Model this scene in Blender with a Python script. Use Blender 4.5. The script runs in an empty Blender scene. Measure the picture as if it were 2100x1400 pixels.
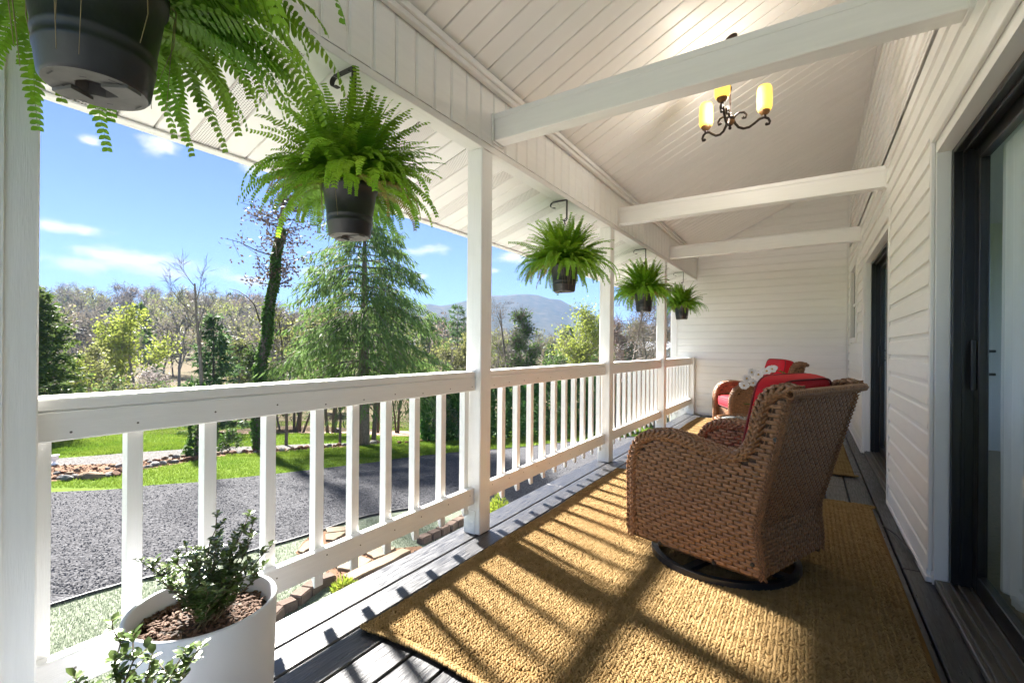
import bpy, bmesh, math, random
import numpy as np
from mathutils import Vector, Matrix
random.seed(7); RNG = np.random.default_rng(11)
S = bpy.context.scene; COL = S.collection

# ------------------------------------------------------------------ camera
CX, CY, FPX, YAW, ROLL, EYE = 1048.3, 713.0, 957.7, math.radians(32.52), 0.0076, 1.09
FX, FY = -math.sin(YAW), math.cos(YAW)          # horizontal view direction
RX, RY = math.cos(YAW), math.sin(YAW)           # right of the view
cam_data = bpy.data.cameras.new("camera"); cam = bpy.data.objects.new("camera", cam_data); COL.objects.link(cam)
cr, sr = math.cos(ROLL), math.sin(ROLL)
xa = Vector((cr*RX, cr*RY, sr)); ya = Vector((-sr*RX, -sr*RY, cr)); za = Vector((-FX, -FY, 0))
cam.matrix_world = Matrix(((xa.x, ya.x, za.x, 0), (xa.y, ya.y, za.y, 0), (xa.z, ya.z, za.z, EYE), (0, 0, 0, 1)))
cam_data.sensor_width = 36; cam_data.lens = FPX/2100*36
cam_data.shift_x = (1050-CX)/2100; cam_data.shift_y = (CY-700)/2100
cam_data.clip_start = 0.05; cam_data.clip_end = 12000
S.camera = cam

# ------------------------------------------------------------------ world, sun, exposure
SUN_EL = math.radians(38.8); SUN_DIR = Vector((-0.94*math.cos(SUN_EL), 0.342*math.cos(SUN_EL), math.sin(SUN_EL))).normalized()
SUN_AZ = math.atan2(SUN_DIR.x, SUN_DIR.y)
SKY_STRENGTH, SUN_STRENGTH, EXPOSURE = 0.05, 4.6, 3.18
W = bpy.data.worlds.new("World"); S.world = W; W.use_nodes = True
wn, wl = W.node_tree.nodes, W.node_tree.links
bg = wn['Background']; bg.inputs['Strength'].default_value = SKY_STRENGTH
sky = wn.new('ShaderNodeTexSky'); sky.sky_type = 'NISHITA'; sky.sun_disc = False
sky.sun_elevation = SUN_EL; sky.sun_rotation = SUN_AZ; sky.air_density = 0.23; sky.dust_density = 0.0; sky.ozone_density = 1.0
def wmath(op, a, b=None, c=None):
    n = wn.new('ShaderNodeMath'); n.operation = op
    for i, v in enumerate((a, b, c)):
        if v is None: continue
        if isinstance(v, (int, float)): n.inputs[i].default_value = v
        else: wl.new(v, n.inputs[i])
    return n.outputs[0]
tc = wn.new('ShaderNodeTexCoord'); sep = wn.new('ShaderNodeSeparateXYZ'); wl.new(tc.outputs['Generated'], sep.inputs[0])
az = wmath('ARCTAN2', sep.outputs[0], sep.outputs[1]); el = wmath('ARCSINE', sep.outputs[2])
# small fair-weather clouds: bearing, elevation, half width, half height (radians)
def cloud_dir(px, py):
    dx, dy = px-CX, CY-py; u = (cr*dx-sr*dy)/FPX; w = (sr*dx+cr*dy)/FPX
    X, Y = FX+u*RX, FY+u*RY
    return math.atan2(X, Y), math.atan2(w, math.hypot(X, Y))
CL = []
for px, py, hw, hh in ((185, 290, 30, 12), (325, 297, 62, 20), (140, 470, 62, 17), (150, 538, 90, 20), (330, 552, 130, 26), (520, 345, 40, 18),
                       (500, 575, 80, 14), (880, 513, 80, 17), (1050, 530, 70, 17), (860, 565, 25, 10), (1000, 555, 60, 8), (110, 590, 70, 10), (660, 560, 60, 16)):
    a, e = cloud_dir(px, py); CL.append((a, e, hw/FPX*0.8, hh/FPX*0.9))
rs = random.Random(3)
for i in range(16):                               # the same kind of clouds round the rest of the sky
    CL.append((rs.uniform(-math.pi, math.pi), rs.uniform(0.12, 0.8), rs.uniform(0.05, 0.14), rs.uniform(0.015, 0.035)))
cov = None
for a, e, sa, se in CL:
    da = wmath('DIVIDE', wmath('SUBTRACT', az, a), sa); de = wmath('DIVIDE', wmath('SUBTRACT', el, e), se)
    g = wmath('EXPONENT', wmath('MULTIPLY', wmath('ADD', wmath('MULTIPLY', da, da), wmath('MULTIPLY', de, de)), -1.0))
    cov = g if cov is None else wmath('MAXIMUM', cov, g)
cmb = wn.new('ShaderNodeCombineXYZ'); wl.new(az, cmb.inputs[0]); wl.new(wmath('MULTIPLY', el, 2.0), cmb.inputs[1])
nz = wn.new('ShaderNodeTexNoise'); nz.inputs['Scale'].default_value = 16; nz.inputs['Detail'].default_value = 7; nz.inputs['Roughness'].default_value = 0.58
wl.new(cmb.outputs[0], nz.inputs['Vector'])
dens = wmath('ADD', wmath('MULTIPLY', cov, 0.75), wmath('MULTIPLY', wmath('SUBTRACT', nz.outputs['Fac'], 0.5), 1.5))
mr = wn.new('ShaderNodeMapRange'); mr.interpolation_type = 'SMOOTHSTEP'; mr.inputs['From Min'].default_value = 0.33; mr.inputs['From Max'].default_value = 0.95
wl.new(dens, mr.inputs['Value'])
cfac = wmath('MULTIPLY', mr.outputs[0], wmath('MINIMUM', wmath('MULTIPLY', cov, 4.0), 0.85))
mix = wn.new('ShaderNodeMix'); mix.data_type = 'RGBA'
hsv = wn.new('ShaderNodeHueSaturation'); hsv.inputs['Saturation'].default_value = 1.0; hsv.inputs['Value'].default_value = 1.0
wl.new(sky.outputs[0], hsv.inputs['Color'])
wl.new(cfac, mix.inputs['Factor']); wl.new(hsv.outputs[0], mix.inputs['A']); mix.inputs['B'].default_value = (4.2, 4.0, 4.2, 1)
wl.new(mix.outputs['Result'], bg.inputs['Color'])

sun_data = bpy.data.lights.new("sun", 'SUN'); sun_data.energy = SUN_STRENGTH; sun_data.angle = math.radians(3.4); sun_data.color = (1.0, 0.96, 0.90)
sun = bpy.data.objects.new("sun", sun_data); COL.objects.link(sun); sun.location = SUN_DIR*60
sun.rotation_euler = SUN_DIR.to_track_quat('Z', 'Y').to_euler()

vs = S.view_settings; vs.view_transform = 'Standard'; vs.look = 'None'; vs.exposure = EXPOSURE; vs.gamma = 1; vs.use_curve_mapping = False
cy = S.cycles; cy.max_bounces = 10; cy.diffuse_bounces = 6; cy.glossy_bounces = 4; cy.transmission_bounces = 6; cy.transparent_max_bounces = 8
cy.caustics_reflective = False; cy.caustics_refractive = False; cy.sample_clamp_indirect = 6.0
try: cy.use_denoising = True; cy.denoiser = 'OPENIMAGEDENOISE'
except Exception: pass

# ------------------------------------------------------------------ helpers
def ray(px, py):
    dx, dy = px-CX, CY-py
    return (cr*dx-sr*dy)/FPX, (sr*dx+cr*dy)/FPX
def at_depth(px, py, d):
    u, w = ray(px, py); return Vector((d*(FX+u*RX), d*(FY+u*RY), EYE+w*d))
def dk(d, u): return d*(FX+u*RX), d*(FY+u*RY)
def depth(x, y): return x*FX+y*FY

# ground height depends on the distance from the porch along the view; planar between the knots
_HD = [(-400, 2.95), (0, 2.95), (5.7, 2.99), (6.5, 3.0), (10.8, 3.08), (12.5, 3.18), (14.3, 3.33), (16.9, 3.6), (22, 4.2), (30, 5.2), (40, 5.95), (55, 6.5), (75, 6.9), (100, 7.2), (7000, 7.2)]
KNOTS = sorted(set([-400, -60, -10] + [i*1.0 for i in range(0, 31)] + [32, 35, 38, 42, 46, 50, 55, 62, 70, 80, 90, 100, 300, 1200, 7000]))
_hv = np.interp(KNOTS, [a for a, b in _HD], [b for a, b in _HD])
for _ in range(2): _hv[4:-5] = (_hv[3:-6]+2*_hv[4:-5]+_hv[5:-4])/4
def ground_z(x, y): return EYE-float(np.interp(depth(x, y), KNOTS, _hv))
def ground_at(px, py, lo=1.5, hi=95):
    u, w = ray(px, py)
    ds = np.linspace(lo, hi, 6000); g = w*ds+np.interp(ds, KNOTS, _hv)     # height of the ray over the ground
    i = np.argmax(g < 0) if (g < 0).any() else len(ds)-1
    d = ds[i]; x, y = dk(d, u)
    return Vector((x, y, ground_z(x, y)))

def tag(o, label=None, cat=None, group=None, kind=None):
    if label: o['label'] = label
    if cat: o['category'] = cat
    if group: o['group'] = group
    if kind: o['kind'] = kind
    return o
def empty(name, loc=(0, 0, 0), rz=0, parent=None):
    o = bpy.data.objects.new(name, None); COL.objects.link(o); o.location = loc; o.rotation_euler = (0, 0, rz); o.empty_display_size = 0.1
    if parent: o.parent = parent
    return o
def link(name, me, parent=None, loc=None, rot=None, scale=None, m=None):
    o = bpy.data.objects.new(name, me); COL.objects.link(o)
    if parent is not None: o.parent = parent
    if loc is not None: o.location = loc
    if rot is not None: o.rotation_euler = rot
    if scale is not None: o.scale = scale if hasattr(scale, '__len__') else (scale,)*3
    return o
def mesh_np(name, V, F, m, smooth=False):
    """V (n,3) array, F (m,k) array of equal-sized faces"""
    V = np.asarray(V, np.float32); F = np.asarray(F, np.int32); me = bpy.data.meshes.new(name); k = F.shape[1]
    me.vertices.add(len(V)); me.vertices.foreach_set('co', V.ravel())
    me.loops.add(F.size); me.loops.foreach_set('vertex_index', F.ravel())
    me.polygons.add(len(F)); me.polygons.foreach_set('loop_start', np.arange(0, F.size, k, dtype=np.int32)); me.polygons.foreach_set('loop_total', np.full(len(F), k, np.int32))
    me.update(calc_edges=True); me.polygons.foreach_set('use_smooth', np.full(len(F), smooth))
    if m: me.materials.append(m)
    return me
class MB:
    def __init__(s, off=(0, 0, 0)): s.v = []; s.f = []; s.s = []; s.o = Vector(off)
    def add(s, V, F, smooth=False):
        n = len(s.v); s.v += [tuple(Vector(p)-s.o) for p in V]; s.f += [tuple(i+n for i in f) for f in F]; s.s += [smooth]*len(F); return s
    def box(s, a, b, c=0.0):
        x0, y0, z0 = (min(a[i], b[i]) for i in range(3)); x1, y1, z1 = (max(a[i], b[i]) for i in range(3))
        if c <= 0:
            V = [(x, y, z) for x in (x0, x1) for y in (y0, y1) for z in (z0, z1)]
            return s.add(V, [(0, 1, 3, 2), (4, 6, 7, 5), (0, 4, 5, 1), (2, 3, 7, 6), (0, 2, 6, 4), (1, 5, 7, 3)])
        V = []; ids = {}
        for ix in (0, 1):
            for iy in (0, 1):
                for iz in (0, 1):
                    p = ((x0, x1)[ix], (y0, y1)[iy], (z0, z1)[iz]); sg = (1-2*ix, 1-2*iy, 1-2*iz)
                    for ax in range(3):               # vertex on the face normal to ax
                        q = [p[i]+(sg[i]*c if i != ax else 0) for i in range(3)]; ids[(ix, iy, iz, ax)] = len(V); V.append(q)
        F = []
        for ax in range(3):
            o1, o2 = [i for i in range(3) if i != ax]
            for sd in (0, 1):
                loop = []
                for a1, a2 in ((0, 0), (1, 0), (1, 1), (0, 1)):
                    k = [0, 0, 0]; k[ax] = sd; k[o1] = a1; k[o2] = a2; loop.append(ids[(*k, ax)])
                F.append(tuple(loop))
            for a1 in (0, 1):
                for a2 in (0, 1):
                    k0 = [0, 0, 0]; k1 = [0, 0, 0]; k0[o1] = k1[o1] = a1; k0[o2] = k1[o2] = a2; k1[ax] = 1
                    F.append((ids[(*k0, o1)], ids[(*k1, o1)], ids[(*k1, o2)], ids[(*k0, o2)]))
        for ix in (0, 1):
            for iy in (0, 1):
                for iz in (0, 1): F.append(tuple(ids[(ix, iy, iz, a)] for a in range(3)))
        return s.add(V, F)
    def prism(s, poly, axis, t0, t1, smooth=False):
        """poly: 2-d outline in the two other axes (cyclic order), extruded along axis"""
        n = len(poly); V = []
        for t in (t0, t1):
            for a, b in poly: V.append((t, a, b) if axis == 0 else (a, t, b) if axis == 1 else (a, b, t))
        F = [tuple(range(n)), tuple(range(2*n-1, n-1, -1))]
        s.add(V, F)
        n0 = len(s.v)-2*n
        s.f += [(n0+i, n0+(i+1) % n, n0+n+(i+1) % n, n0+n+i) for i in range(n)]; s.s += [smooth]*n
        return s
    def tube(s, pts, r, n=8, cap=True, flat=None):
        pts = [Vector(p) for p in pts]; rr = r if hasattr(r, '__len__') else [r]*len(pts); V = []; F = []
        prev = None
        for i, p in enumerate(pts):
            t = (pts[min(i+1, len(pts)-1)]-pts[max(i-1, 0)]).normalized()
            if prev is None: a = t.orthogonal().normalized()
            else: a = (prev-t*prev.dot(t)); a = a.normalized() if a.length > 1e-6 else t.orthogonal().normalized()
            prev = a; b = t.cross(a)
            for k in range(n):
                q = 2*math.pi*k/n; V.append(p+(a*math.cos(q)+b*math.sin(q))*rr[i])
        for i in range(len(pts)-1):
            for k in range(n): F.append((i*n+k, i*n+(k+1) % n, (i+1)*n+(k+1) % n, (i+1)*n+k))
        s.add(V, F, True)
        if cap:
            m = len(s.v)-len(V); s.f += [tuple(m+k for k in range(n))[::-1], tuple(m+(len(pts)-1)*n+k for k in range(n))]; s.s += [False, False]
        return s
    def lathe(s, prof, n=32, c=(0, 0, 0), smooth=True, flute=0, depth=0):
        V = []; F = []
        for r, z in prof:
            for k in range(n):
                q = 2*math.pi*k/n; rq = r*(1-depth*abs(math.sin(flute*q/2))) if flute else r
                V.append((c[0]+rq*math.cos(q), c[1]+rq*math.sin(q), c[2]+z))
        for i in range(len(prof)-1):
            for k in range(n): F.append((i*n+k, i*n+(k+1) % n, (i+1)*n+(k+1) % n, (i+1)*n+k))
        return s.add(V, F, smooth)
    def disc(s, r, z, n=32, c=(0, 0, 0)):
        return s.add([(c[0]+r*math.cos(2*math.pi*k/n), c[1]+r*math.sin(2*math.pi*k/n), c[2]+z) for k in range(n)], [tuple(range(n))])
    def ball(s, c, r, n=8, m=6):
        rr = r if hasattr(r, '__len__') else (r, r, r); V = []; F = []
        for i in range(m+1):
            t = math.pi*i/m
            for k in range(n):
                q = 2*math.pi*k/n; V.append((c[0]+rr[0]*math.sin(t)*math.cos(q), c[1]+rr[1]*math.sin(t)*math.sin(q), c[2]+rr[2]*math.cos(t)))
        for i in range(m):
            for k in range(n): F.append((i*n+k, i*n+(k+1) % n, (i+1)*n+(k+1) % n, (i+1)*n+k))
        return s.add(V, F, True)
    def mesh(s, name, m):
        me = bpy.data.meshes.new(name); me.from_pydata(s.v, [], s.f); me.polygons.foreach_set('use_smooth', s.s)
        if m: me.materials.append(m)
        me.update(); return me
    def build(s, name, m, parent=None, loc=None):
        return link(name, s.mesh(name, m), parent, loc)
def fix_normals(me):
    bm = bmesh.new(); bm.from_mesh(me); bmesh.ops.recalc_face_normals(bm, faces=bm.faces); bm.to_mesh(me); bm.free()

# ------------------------------------------------------------------ materials
def mat(name, col, rough=0.5, spec=0.5, metal=0.0, var=0.0, vscale=8.0, vcol=None, bump=0.0, bscale=60.0, stretch=(1, 1, 1), rvar=0.0,
        trans=0.0, objrand=0.0, emit=None, estr=0.0, detail=4.0, coat=0.0):
    m = bpy.data.materials.new(name); m.use_nodes = True; N = m.node_tree.nodes; L = m.node_tree.links; B = N['Principled BSDF']
    B.inputs['Base Color'].default_value = (*col, 1); B.inputs['Roughness'].default_value = rough; B.inputs['Metallic'].default_value = metal
    B.inputs['Specular IOR Level'].default_value = spec
    if coat: B.inputs['Coat Weight'].default_value = coat; B.inputs['Coat Roughness'].default_value = 0.15
    geo = N.new('ShaderNodeNewGeometry'); mp = N.new('ShaderNodeMapping'); mp.inputs['Scale'].default_value = stretch; L.new(geo.outputs['Position'], mp.inputs['Vector'])
    out = None
    if var or vcol:
        nt = N.new('ShaderNodeTexNoise'); nt.inputs['Scale'].default_value = vscale; nt.inputs['Detail'].default_value = detail; nt.inputs['Roughness'].default_value = 0.6; L.new(mp.outputs[0], nt.inputs['Vector'])
        mr = N.new('ShaderNodeMapRange'); mr.inputs['From Min'].default_value = 0.3; mr.inputs['From Max'].default_value = 0.7; L.new(nt.outputs['Fac'], mr.inputs['Value'])
        mx = N.new('ShaderNodeMix'); mx.data_type = 'RGBA'; L.new(mr.outputs[0], mx.inputs['Factor'])
        c2 = vcol if vcol else tuple(max(0, c*(1-var)) for c in col)
        mx.inputs['A'].default_value = (*col, 1); mx.inputs['B'].default_value = (*c2, 1); out = mx.outputs['Result']
    if objrand:
        oi = N.new('ShaderNodeObjectInfo'); mr2 = N.new('ShaderNodeMapRange'); mr2.inputs['To Min'].default_value = 1-objrand; mr2.inputs['To Max'].default_value = 1+objrand; L.new(oi.outputs['Random'], mr2.inputs['Value'])
        h = N.new('ShaderNodeHueSaturation'); L.new(mr2.outputs[0], h.inputs['Value'])
        if out: L.new(out, h.inputs['Color'])
        else: h.inputs['Color'].default_value = (*col, 1)
        out = h.outputs[0]
    if out: L.new(out, B.inputs['Base Color'])
    if bump or rvar:
        nb = N.new('ShaderNodeTexNoise'); nb.inputs['Scale'].default_value = bscale; nb.inputs['Detail'].default_value = 5; L.new(mp.outputs[0], nb.inputs['Vector'])
        if bump:
            bn = N.new('ShaderNodeBump'); bn.inputs['Strength'].default_value = bump; bn.inputs['Distance'].default_value = 0.01; L.new(nb.outputs['Fac'], bn.inputs['Height']); L.new(bn.outputs[0], B.inputs['Normal'])
        if rvar:
            mr3 = N.new('ShaderNodeMapRange'); mr3.inputs['From Min'].default_value = 0.3; mr3.inputs['From Max'].default_value = 0.7; mr3.inputs['To Min'].default_value = max(0.02, rough-rvar); mr3.inputs['To Max'].default_value = min(1, rough+rvar); L.new(nb.outputs['Fac'], mr3.inputs['Value']); L.new(mr3.outputs[0], B.inputs['Roughness'])
    if emit:
        B.inputs['Emission Color'].default_value = (*emit, 1); B.inputs['Emission Strength'].default_value = estr
    if trans:
        tr = N.new('ShaderNodeBsdfTranslucent'); ms = N.new('ShaderNodeMixShader'); ms.inputs[0].default_value = trans
        if out: L.new(out, tr.inputs['Color'])
        else: tr.inputs['Color'].default_value = (*col, 1)
        L.new(B.outputs[0], ms.inputs[1]); L.new(tr.outputs[0], ms.inputs[2]); L.new(ms.outputs[0], N['Material Output'].inputs['Surface'])
    return m
M = {}
M['white_y'] = mat('painted_wood', (0.83, 0.82, 0.80), 0.42, var=0.06, vscale=5, bump=0.12, bscale=30, stretch=(14, 1.2, 14), rvar=0.08)
M['white_z'] = mat('painted_post', (0.84, 0.84, 0.82), 0.42, var=0.06, vscale=5, bump=0.14, bscale=30, stretch=(14, 14, 1.0), rvar=0.08)
M['white_x'] = mat('painted_beam', (0.83, 0.82, 0.80), 0.42, var=0.05, vscale=4, bump=0.08, bscale=25, stretch=(1.0, 14, 14))
M['vinyl'] = mat('vinyl_siding', (0.84, 0.83, 0.81), 0.38, var=0.05, vscale=3, bump=0.05, bscale=40, stretch=(2, 2, 14), objrand=0.012)
M['vinyl_ceiling'] = mat('vinyl_ceiling', (0.84, 0.82, 0.80), 0.45, var=0.04, vscale=2, objrand=0.015)
M['trim'] = mat('vinyl_trim', (0.80, 0.785, 0.77), 0.4, var=0.03, vscale=3)
M['deck'] = mat('black_deck_paint', (0.024, 0.024, 0.028), 0.40, spec=0.9, var=0.5, vscale=3, bump=0.28, bscale=9, stretch=(16, 1.0, 16), rvar=0.14, objrand=0.15)
M['rug'] = mat('jute', (0.33, 0.222, 0.10), 0.85, spec=0.08, vcol=(0.225, 0.142, 0.055), vscale=24, bump=0.6, bscale=400)
M['rug_base'] = mat('jute_backing', (0.16, 0.09, 0.03), 0.9, spec=0.1)
M['wicker'] = mat('resin_wicker', (0.36, 0.175, 0.075), 0.36, spec=0.55, vcol=(0.14, 0.062, 0.026), vscale=38, stretch=(1, 1, 2.5), bump=0.3, bscale=160)
M['wicker_dark'] = mat('wicker_backing', (0.075, 0.038, 0.02), 0.7)
M['red'] = mat('red_cushion_cloth', (0.64, 0.012, 0.024), 0.7, spec=0.25, var=0.25, vscale=6, bump=0.25, bscale=45)
M['red_dark'] = mat('dark_red_piping', (0.16, 0.005, 0.01), 0.7)
M['black_metal'] = mat('black_metal', (0.018, 0.018, 0.02), 0.38, spec=0.5)
M['bronze'] = mat('dark_bronze', (0.030, 0.018, 0.014), 0.42, metal=0.4, var=0.4, vscale=50)
M['gold_cup'] = mat('antique_gold', (0.22, 0.11, 0.04), 0.5, metal=0.5, var=0.5, vscale=60)
M['shade'] = mat('lit_amber_glass', (0.85, 0.62, 0.2), 0.4, emit=(1.0, 0.56, 0.055), estr=0.22)
M['pot'] = mat('black_plastic_pot', (0.022, 0.022, 0.025), 0.42, var=0.35, vscale=14, bump=0.06, bscale=80)
M['pot_base'] = mat('dusty_pot_base', (0.15, 0.145, 0.14), 0.6, var=0.35, vscale=20)
M['fern'] = mat('fern_leaf', (0.12, 0.30, 0.016), 0.42, spec=0.4, vcol=(0.26, 0.42, 0.03), vscale=5, trans=0.45, objrand=0.25)
M['fern_dry'] = mat('dry_fern_leaf', (0.30, 0.20, 0.06), 0.6, vcol=(0.22, 0.24, 0.04), vscale=8, trans=0.35)
M['fern_stem'] = mat('fern_stem', (0.10, 0.13, 0.03), 0.6)
M['runner'] = mat('dry_fern_runner', (0.26, 0.20, 0.10), 0.7)
M['soil'] = mat('potting_soil', (0.05, 0.032, 0.02), 0.9, var=0.5, vscale=60, bump=0.6, bscale=80)
M['planter'] = mat('matt_white_planter', (0.74, 0.75, 0.78), 0.5, var=0.03, vscale=4)
M['bark_mulch'] = mat('bark_mulch', (0.085, 0.045, 0.028), 0.8, spec=0.2, vcol=(0.15, 0.095, 0.065), vscale=50, bump=0.5, bscale=90)
M['box_leaf'] = mat('boxwood_leaf', (0.060, 0.105, 0.026), 0.28, spec=0.6, vcol=(0.13, 0.19, 0.04), vscale=22, trans=0.15)
M['twig'] = mat('green_twig', (0.13, 0.10, 0.05), 0.7)
M['orchid'] = mat('orchid_petal', (0.80, 0.80, 0.82), 0.5, trans=0.25, var=0.05, vscale=30)
M['orchid_lip'] = mat('orchid_lip', (0.55, 0.33, 0.05), 0.5)
M['door_black'] = mat('black_door_frame', (0.012, 0.011, 0.011), 0.3, spec=0.5, var=0.3, vscale=12)
M['alu'] = mat('bronze_sill', (0.20, 0.185, 0.165), 0.35, metal=0.7, var=0.3, vscale=20, stretch=(30, 1, 30))
M['rubber'] = mat('dark_cable', (0.03, 0.03, 0.035), 0.45)
M['silver'] = mat('bright_cable_tip', (0.5, 0.45, 0.35), 0.4, metal=0.8)
M['carpet'] = mat('tan_carpet', (0.42, 0.34, 0.26), 0.95, var=0.3, vscale=40, bump=0.5, bscale=200)
M['room'] = mat('room_paint', (0.72, 0.71, 0.70), 0.8)
M['sofa'] = mat('grey_sofa_cloth', (0.25, 0.25, 0.27), 0.9, var=0.2, vscale=20)
M['soffit'] = M['vinyl_ceiling']
def curtain_mat():
    m = mat('sheer_curtain', (0.82, 0.84, 0.85), 0.8, spec=0.1); N = m.node_tree.nodes; L = m.node_tree.links; B = N['Principled BSDF']
    tr = N.new('ShaderNodeBsdfTranslucent'); tr.inputs['Color'].default_value = (0.82, 0.84, 0.85, 1); tp = N.new('ShaderNodeBsdfTransparent')
    a = N.new('ShaderNodeMixShader'); a.inputs[0].default_value = 0.45; b = N.new('ShaderNodeMixShader'); b.inputs[0].default_value = 0.12
    L.new(B.outputs[0], a.inputs[1]); L.new(tr.outputs[0], a.inputs[2]); L.new(a.outputs[0], b.inputs[1]); L.new(tp.outputs[0], b.inputs[2]); L.new(b.outputs[0], N['Material Output'].inputs['Surface']); return m
M['curtain'] = curtain_mat()
def glass_mat():
    m = bpy.data.materials.new('window_glass'); m.use_nodes = True; N = m.node_tree.nodes; L = m.node_tree.links; N.remove(N['Principled BSDF'])
    tp = N.new('ShaderNodeBsdfTransparent'); tp.inputs[0].default_value = (0.96, 0.975, 0.97, 1); gl = N.new('ShaderNodeBsdfGlossy'); gl.inputs['Roughness'].default_value = 0.0
    fr = N.new('ShaderNodeFresnel'); fr.inputs['IOR'].default_value = 1.5; mx = N.new('ShaderNodeMixShader'); ge = N.new('ShaderNodeNewGeometry'); sb = N.new('ShaderNodeMath'); sb.operation = 'SUBTRACT'; sb.inputs[0].default_value = 1.0; L.new(ge.outputs['Backfacing'], sb.inputs[1]); ml = N.new('ShaderNodeMath'); ml.operation = 'MULTIPLY'; L.new(fr.outputs[0], ml.inputs[0]); L.new(sb.outputs[0], ml.inputs[1]); L.new(ml.outputs[0], mx.inputs[0]); L.new(tp.outputs[0], mx.inputs[1]); L.new(gl.outputs[0], mx.inputs[2]); L.new(mx.outputs[0], N['Material Output'].inputs['Surface']); return m
M['glass'] = glass_mat()
def vented_mat():
    m = mat('vented_soffit', (0.82, 0.79, 0.77), 0.45); N = m.node_tree.nodes; L = m.node_tree.links; B = N['Principled BSDF']
    geo = N['Geometry']; sp = N.new('ShaderNodeSeparateXYZ'); L.new(geo.outputs['Position'], sp.inputs[0])
    def mt(op, a, b=0.0):
        n = N.new('ShaderNodeMath'); n.operation = op
        for i, v in enumerate((a, b)):
            if isinstance(v, (int, float)): n.inputs[i].default_value = v
            else: L.new(v, n.inputs[i])
        return n.outputs[0]
    p = 0.0105
    row = mt('FLOOR', mt('DIVIDE', sp.outputs[1], p)); sh = mt('MULTIPLY', mt('MODULO', mt('ABSOLUTE', row), 2.0), 0.5)
    fx = mt('SUBTRACT', mt('FRACT', mt('ADD', mt('DIVIDE', sp.outputs[0], p), sh)), 0.5); fy = mt('SUBTRACT', mt('FRACT', mt('DIVIDE', sp.outputs[1], p)), 0.5)
    r2 = mt('ADD', mt('MULTIPLY', fx, fx), mt('MULTIPLY', fy, fy)); hole = mt('LESS_THAN', r2, 0.055)
    mx = N.new('ShaderNodeMix'); mx.data_type = 'RGBA'; L.new(hole, mx.inputs['Factor']); mx.inputs['A'].default_value = (0.82, 0.79, 0.77, 1); mx.inputs['B'].default_value = (0.10, 0.09, 0.08, 1); L.new(mx.outputs['Result'], B.inputs['Base Color']); return m
M['vented'] = vented_mat()
# outdoors
M['grass_ground'] = mat('lawn_ground', (0.070, 0.128, 0.014), 0.95, spec=0.03, vcol=(0.11, 0.15, 0.024), vscale=0.35, bump=0.9, bscale=22, detail=9)
M['blade'] = mat('grass_blade', (0.085, 0.158, 0.016), 0.7, spec=0.08, vcol=(0.155, 0.21, 0.03), vscale=0.5, trans=0.4, detail=8)
M['turf'] = mat('artificial_turf', (0.12, 0.145, 0.095), 0.8, spec=0.08, vcol=(0.20, 0.22, 0.17), vscale=20, bump=0.8, bscale=120, detail=8)
M['turf_blade'] = mat('turf_blade', (0.12, 0.165, 0.09), 0.6, spec=0.15, vcol=(0.23, 0.26, 0.195), vscale=16, trans=0.2, detail=8)
M['mulch'] = mat('pine_mulch', (0.115, 0.062, 0.036), 0.95, spec=0.05, vcol=(0.19, 0.12, 0.078), vscale=30, bump=1.0, bscale=60, detail=8)
M['flag'] = mat('flagstone', (0.225, 0.17, 0.108), 0.85, spec=0.15, vcol=(0.165, 0.13, 0.095), vscale=5, bump=0.4, bscale=18, objrand=0.12, detail=8)
M['paver'] = mat('tumbled_paver', (0.105, 0.070, 0.054), 0.9, spec=0.15, vcol=(0.145, 0.105, 0.082), vscale=14, bump=0.5, bscale=70, objrand=0.18)
M['rock_tan'] = mat('tan_rock', (0.22, 0.165, 0.105), 0.9, spec=0.1, vcol=(0.13, 0.09, 0.06), vscale=7, bump=0.6, bscale=20, objrand=0.2)
M['rock_grey'] = mat('grey_rock', (0.21, 0.205, 0.195), 0.9, spec=0.1, vcol=(0.10, 0.095, 0.09), vscale=7, bump=0.6, bscale=20, objrand=0.25)
M['rock_red'] = mat('rusty_rock', (0.15, 0.075, 0.042), 0.9, spec=0.1, vcol=(0.085, 0.05, 0.034), vscale=7, bump=0.6, bscale=20, objrand=0.2)
M['edging'] = mat('black_edging', (0.02, 0.02, 0.022), 0.6)
def gravel_mat(name, sc, c0, c1):
    m = mat(name, c0, 0.9, spec=0.04); N = m.node_tree.nodes; L = m.node_tree.links; B = N['Principled BSDF']; geo = N['Geometry']
    vo = N.new('ShaderNodeTexVoronoi'); vo.inputs['Scale'].default_value = sc; L.new(geo.outputs['Position'], vo.inputs['Vector'])
    sp = N.new('ShaderNodeSeparateColor'); L.new(vo.outputs['Color'], sp.inputs[0]); rp = N.new('ShaderNodeValToRGB'); e = rp.color_ramp.elements
    e[0].color = (*[c*0.6 for c in c0], 1); e[1].color = (*c1, 1); k = e.new(0.45); k.color = (*c0, 1); L.new(sp.outputs[0], rp.inputs[0])
    mr = N.new('ShaderNodeMapRange'); mr.inputs['From Max'].default_value = 0.65/sc*1.0; mr.inputs['To Min'].default_value = 1.0; mr.inputs['To Max'].default_value = 0.0; L.new(vo.outputs['Distance'], mr.inputs['Value'])
    L.new(rp.outputs[0], B.inputs['Base Color'])
    bn = N.new('ShaderNodeBump'); bn.inputs['Strength'].default_value = 1.0; bn.inputs['Distance'].default_value = 0.02; L.new(vo.outputs['Distance'], bn.inputs['Height']); bn.invert = True; L.new(bn.outputs[0], B.inputs['Normal']); return m
M['gravel'] = gravel_mat('grey_gravel', 34.0, (0.064, 0.064, 0.069), (0.100, 0.100, 0.106))
M['gravel_pale'] = gravel_mat('path_gravel', 30.0, (0.10, 0.095, 0.092), (0.17, 0.16, 0.155))
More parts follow.
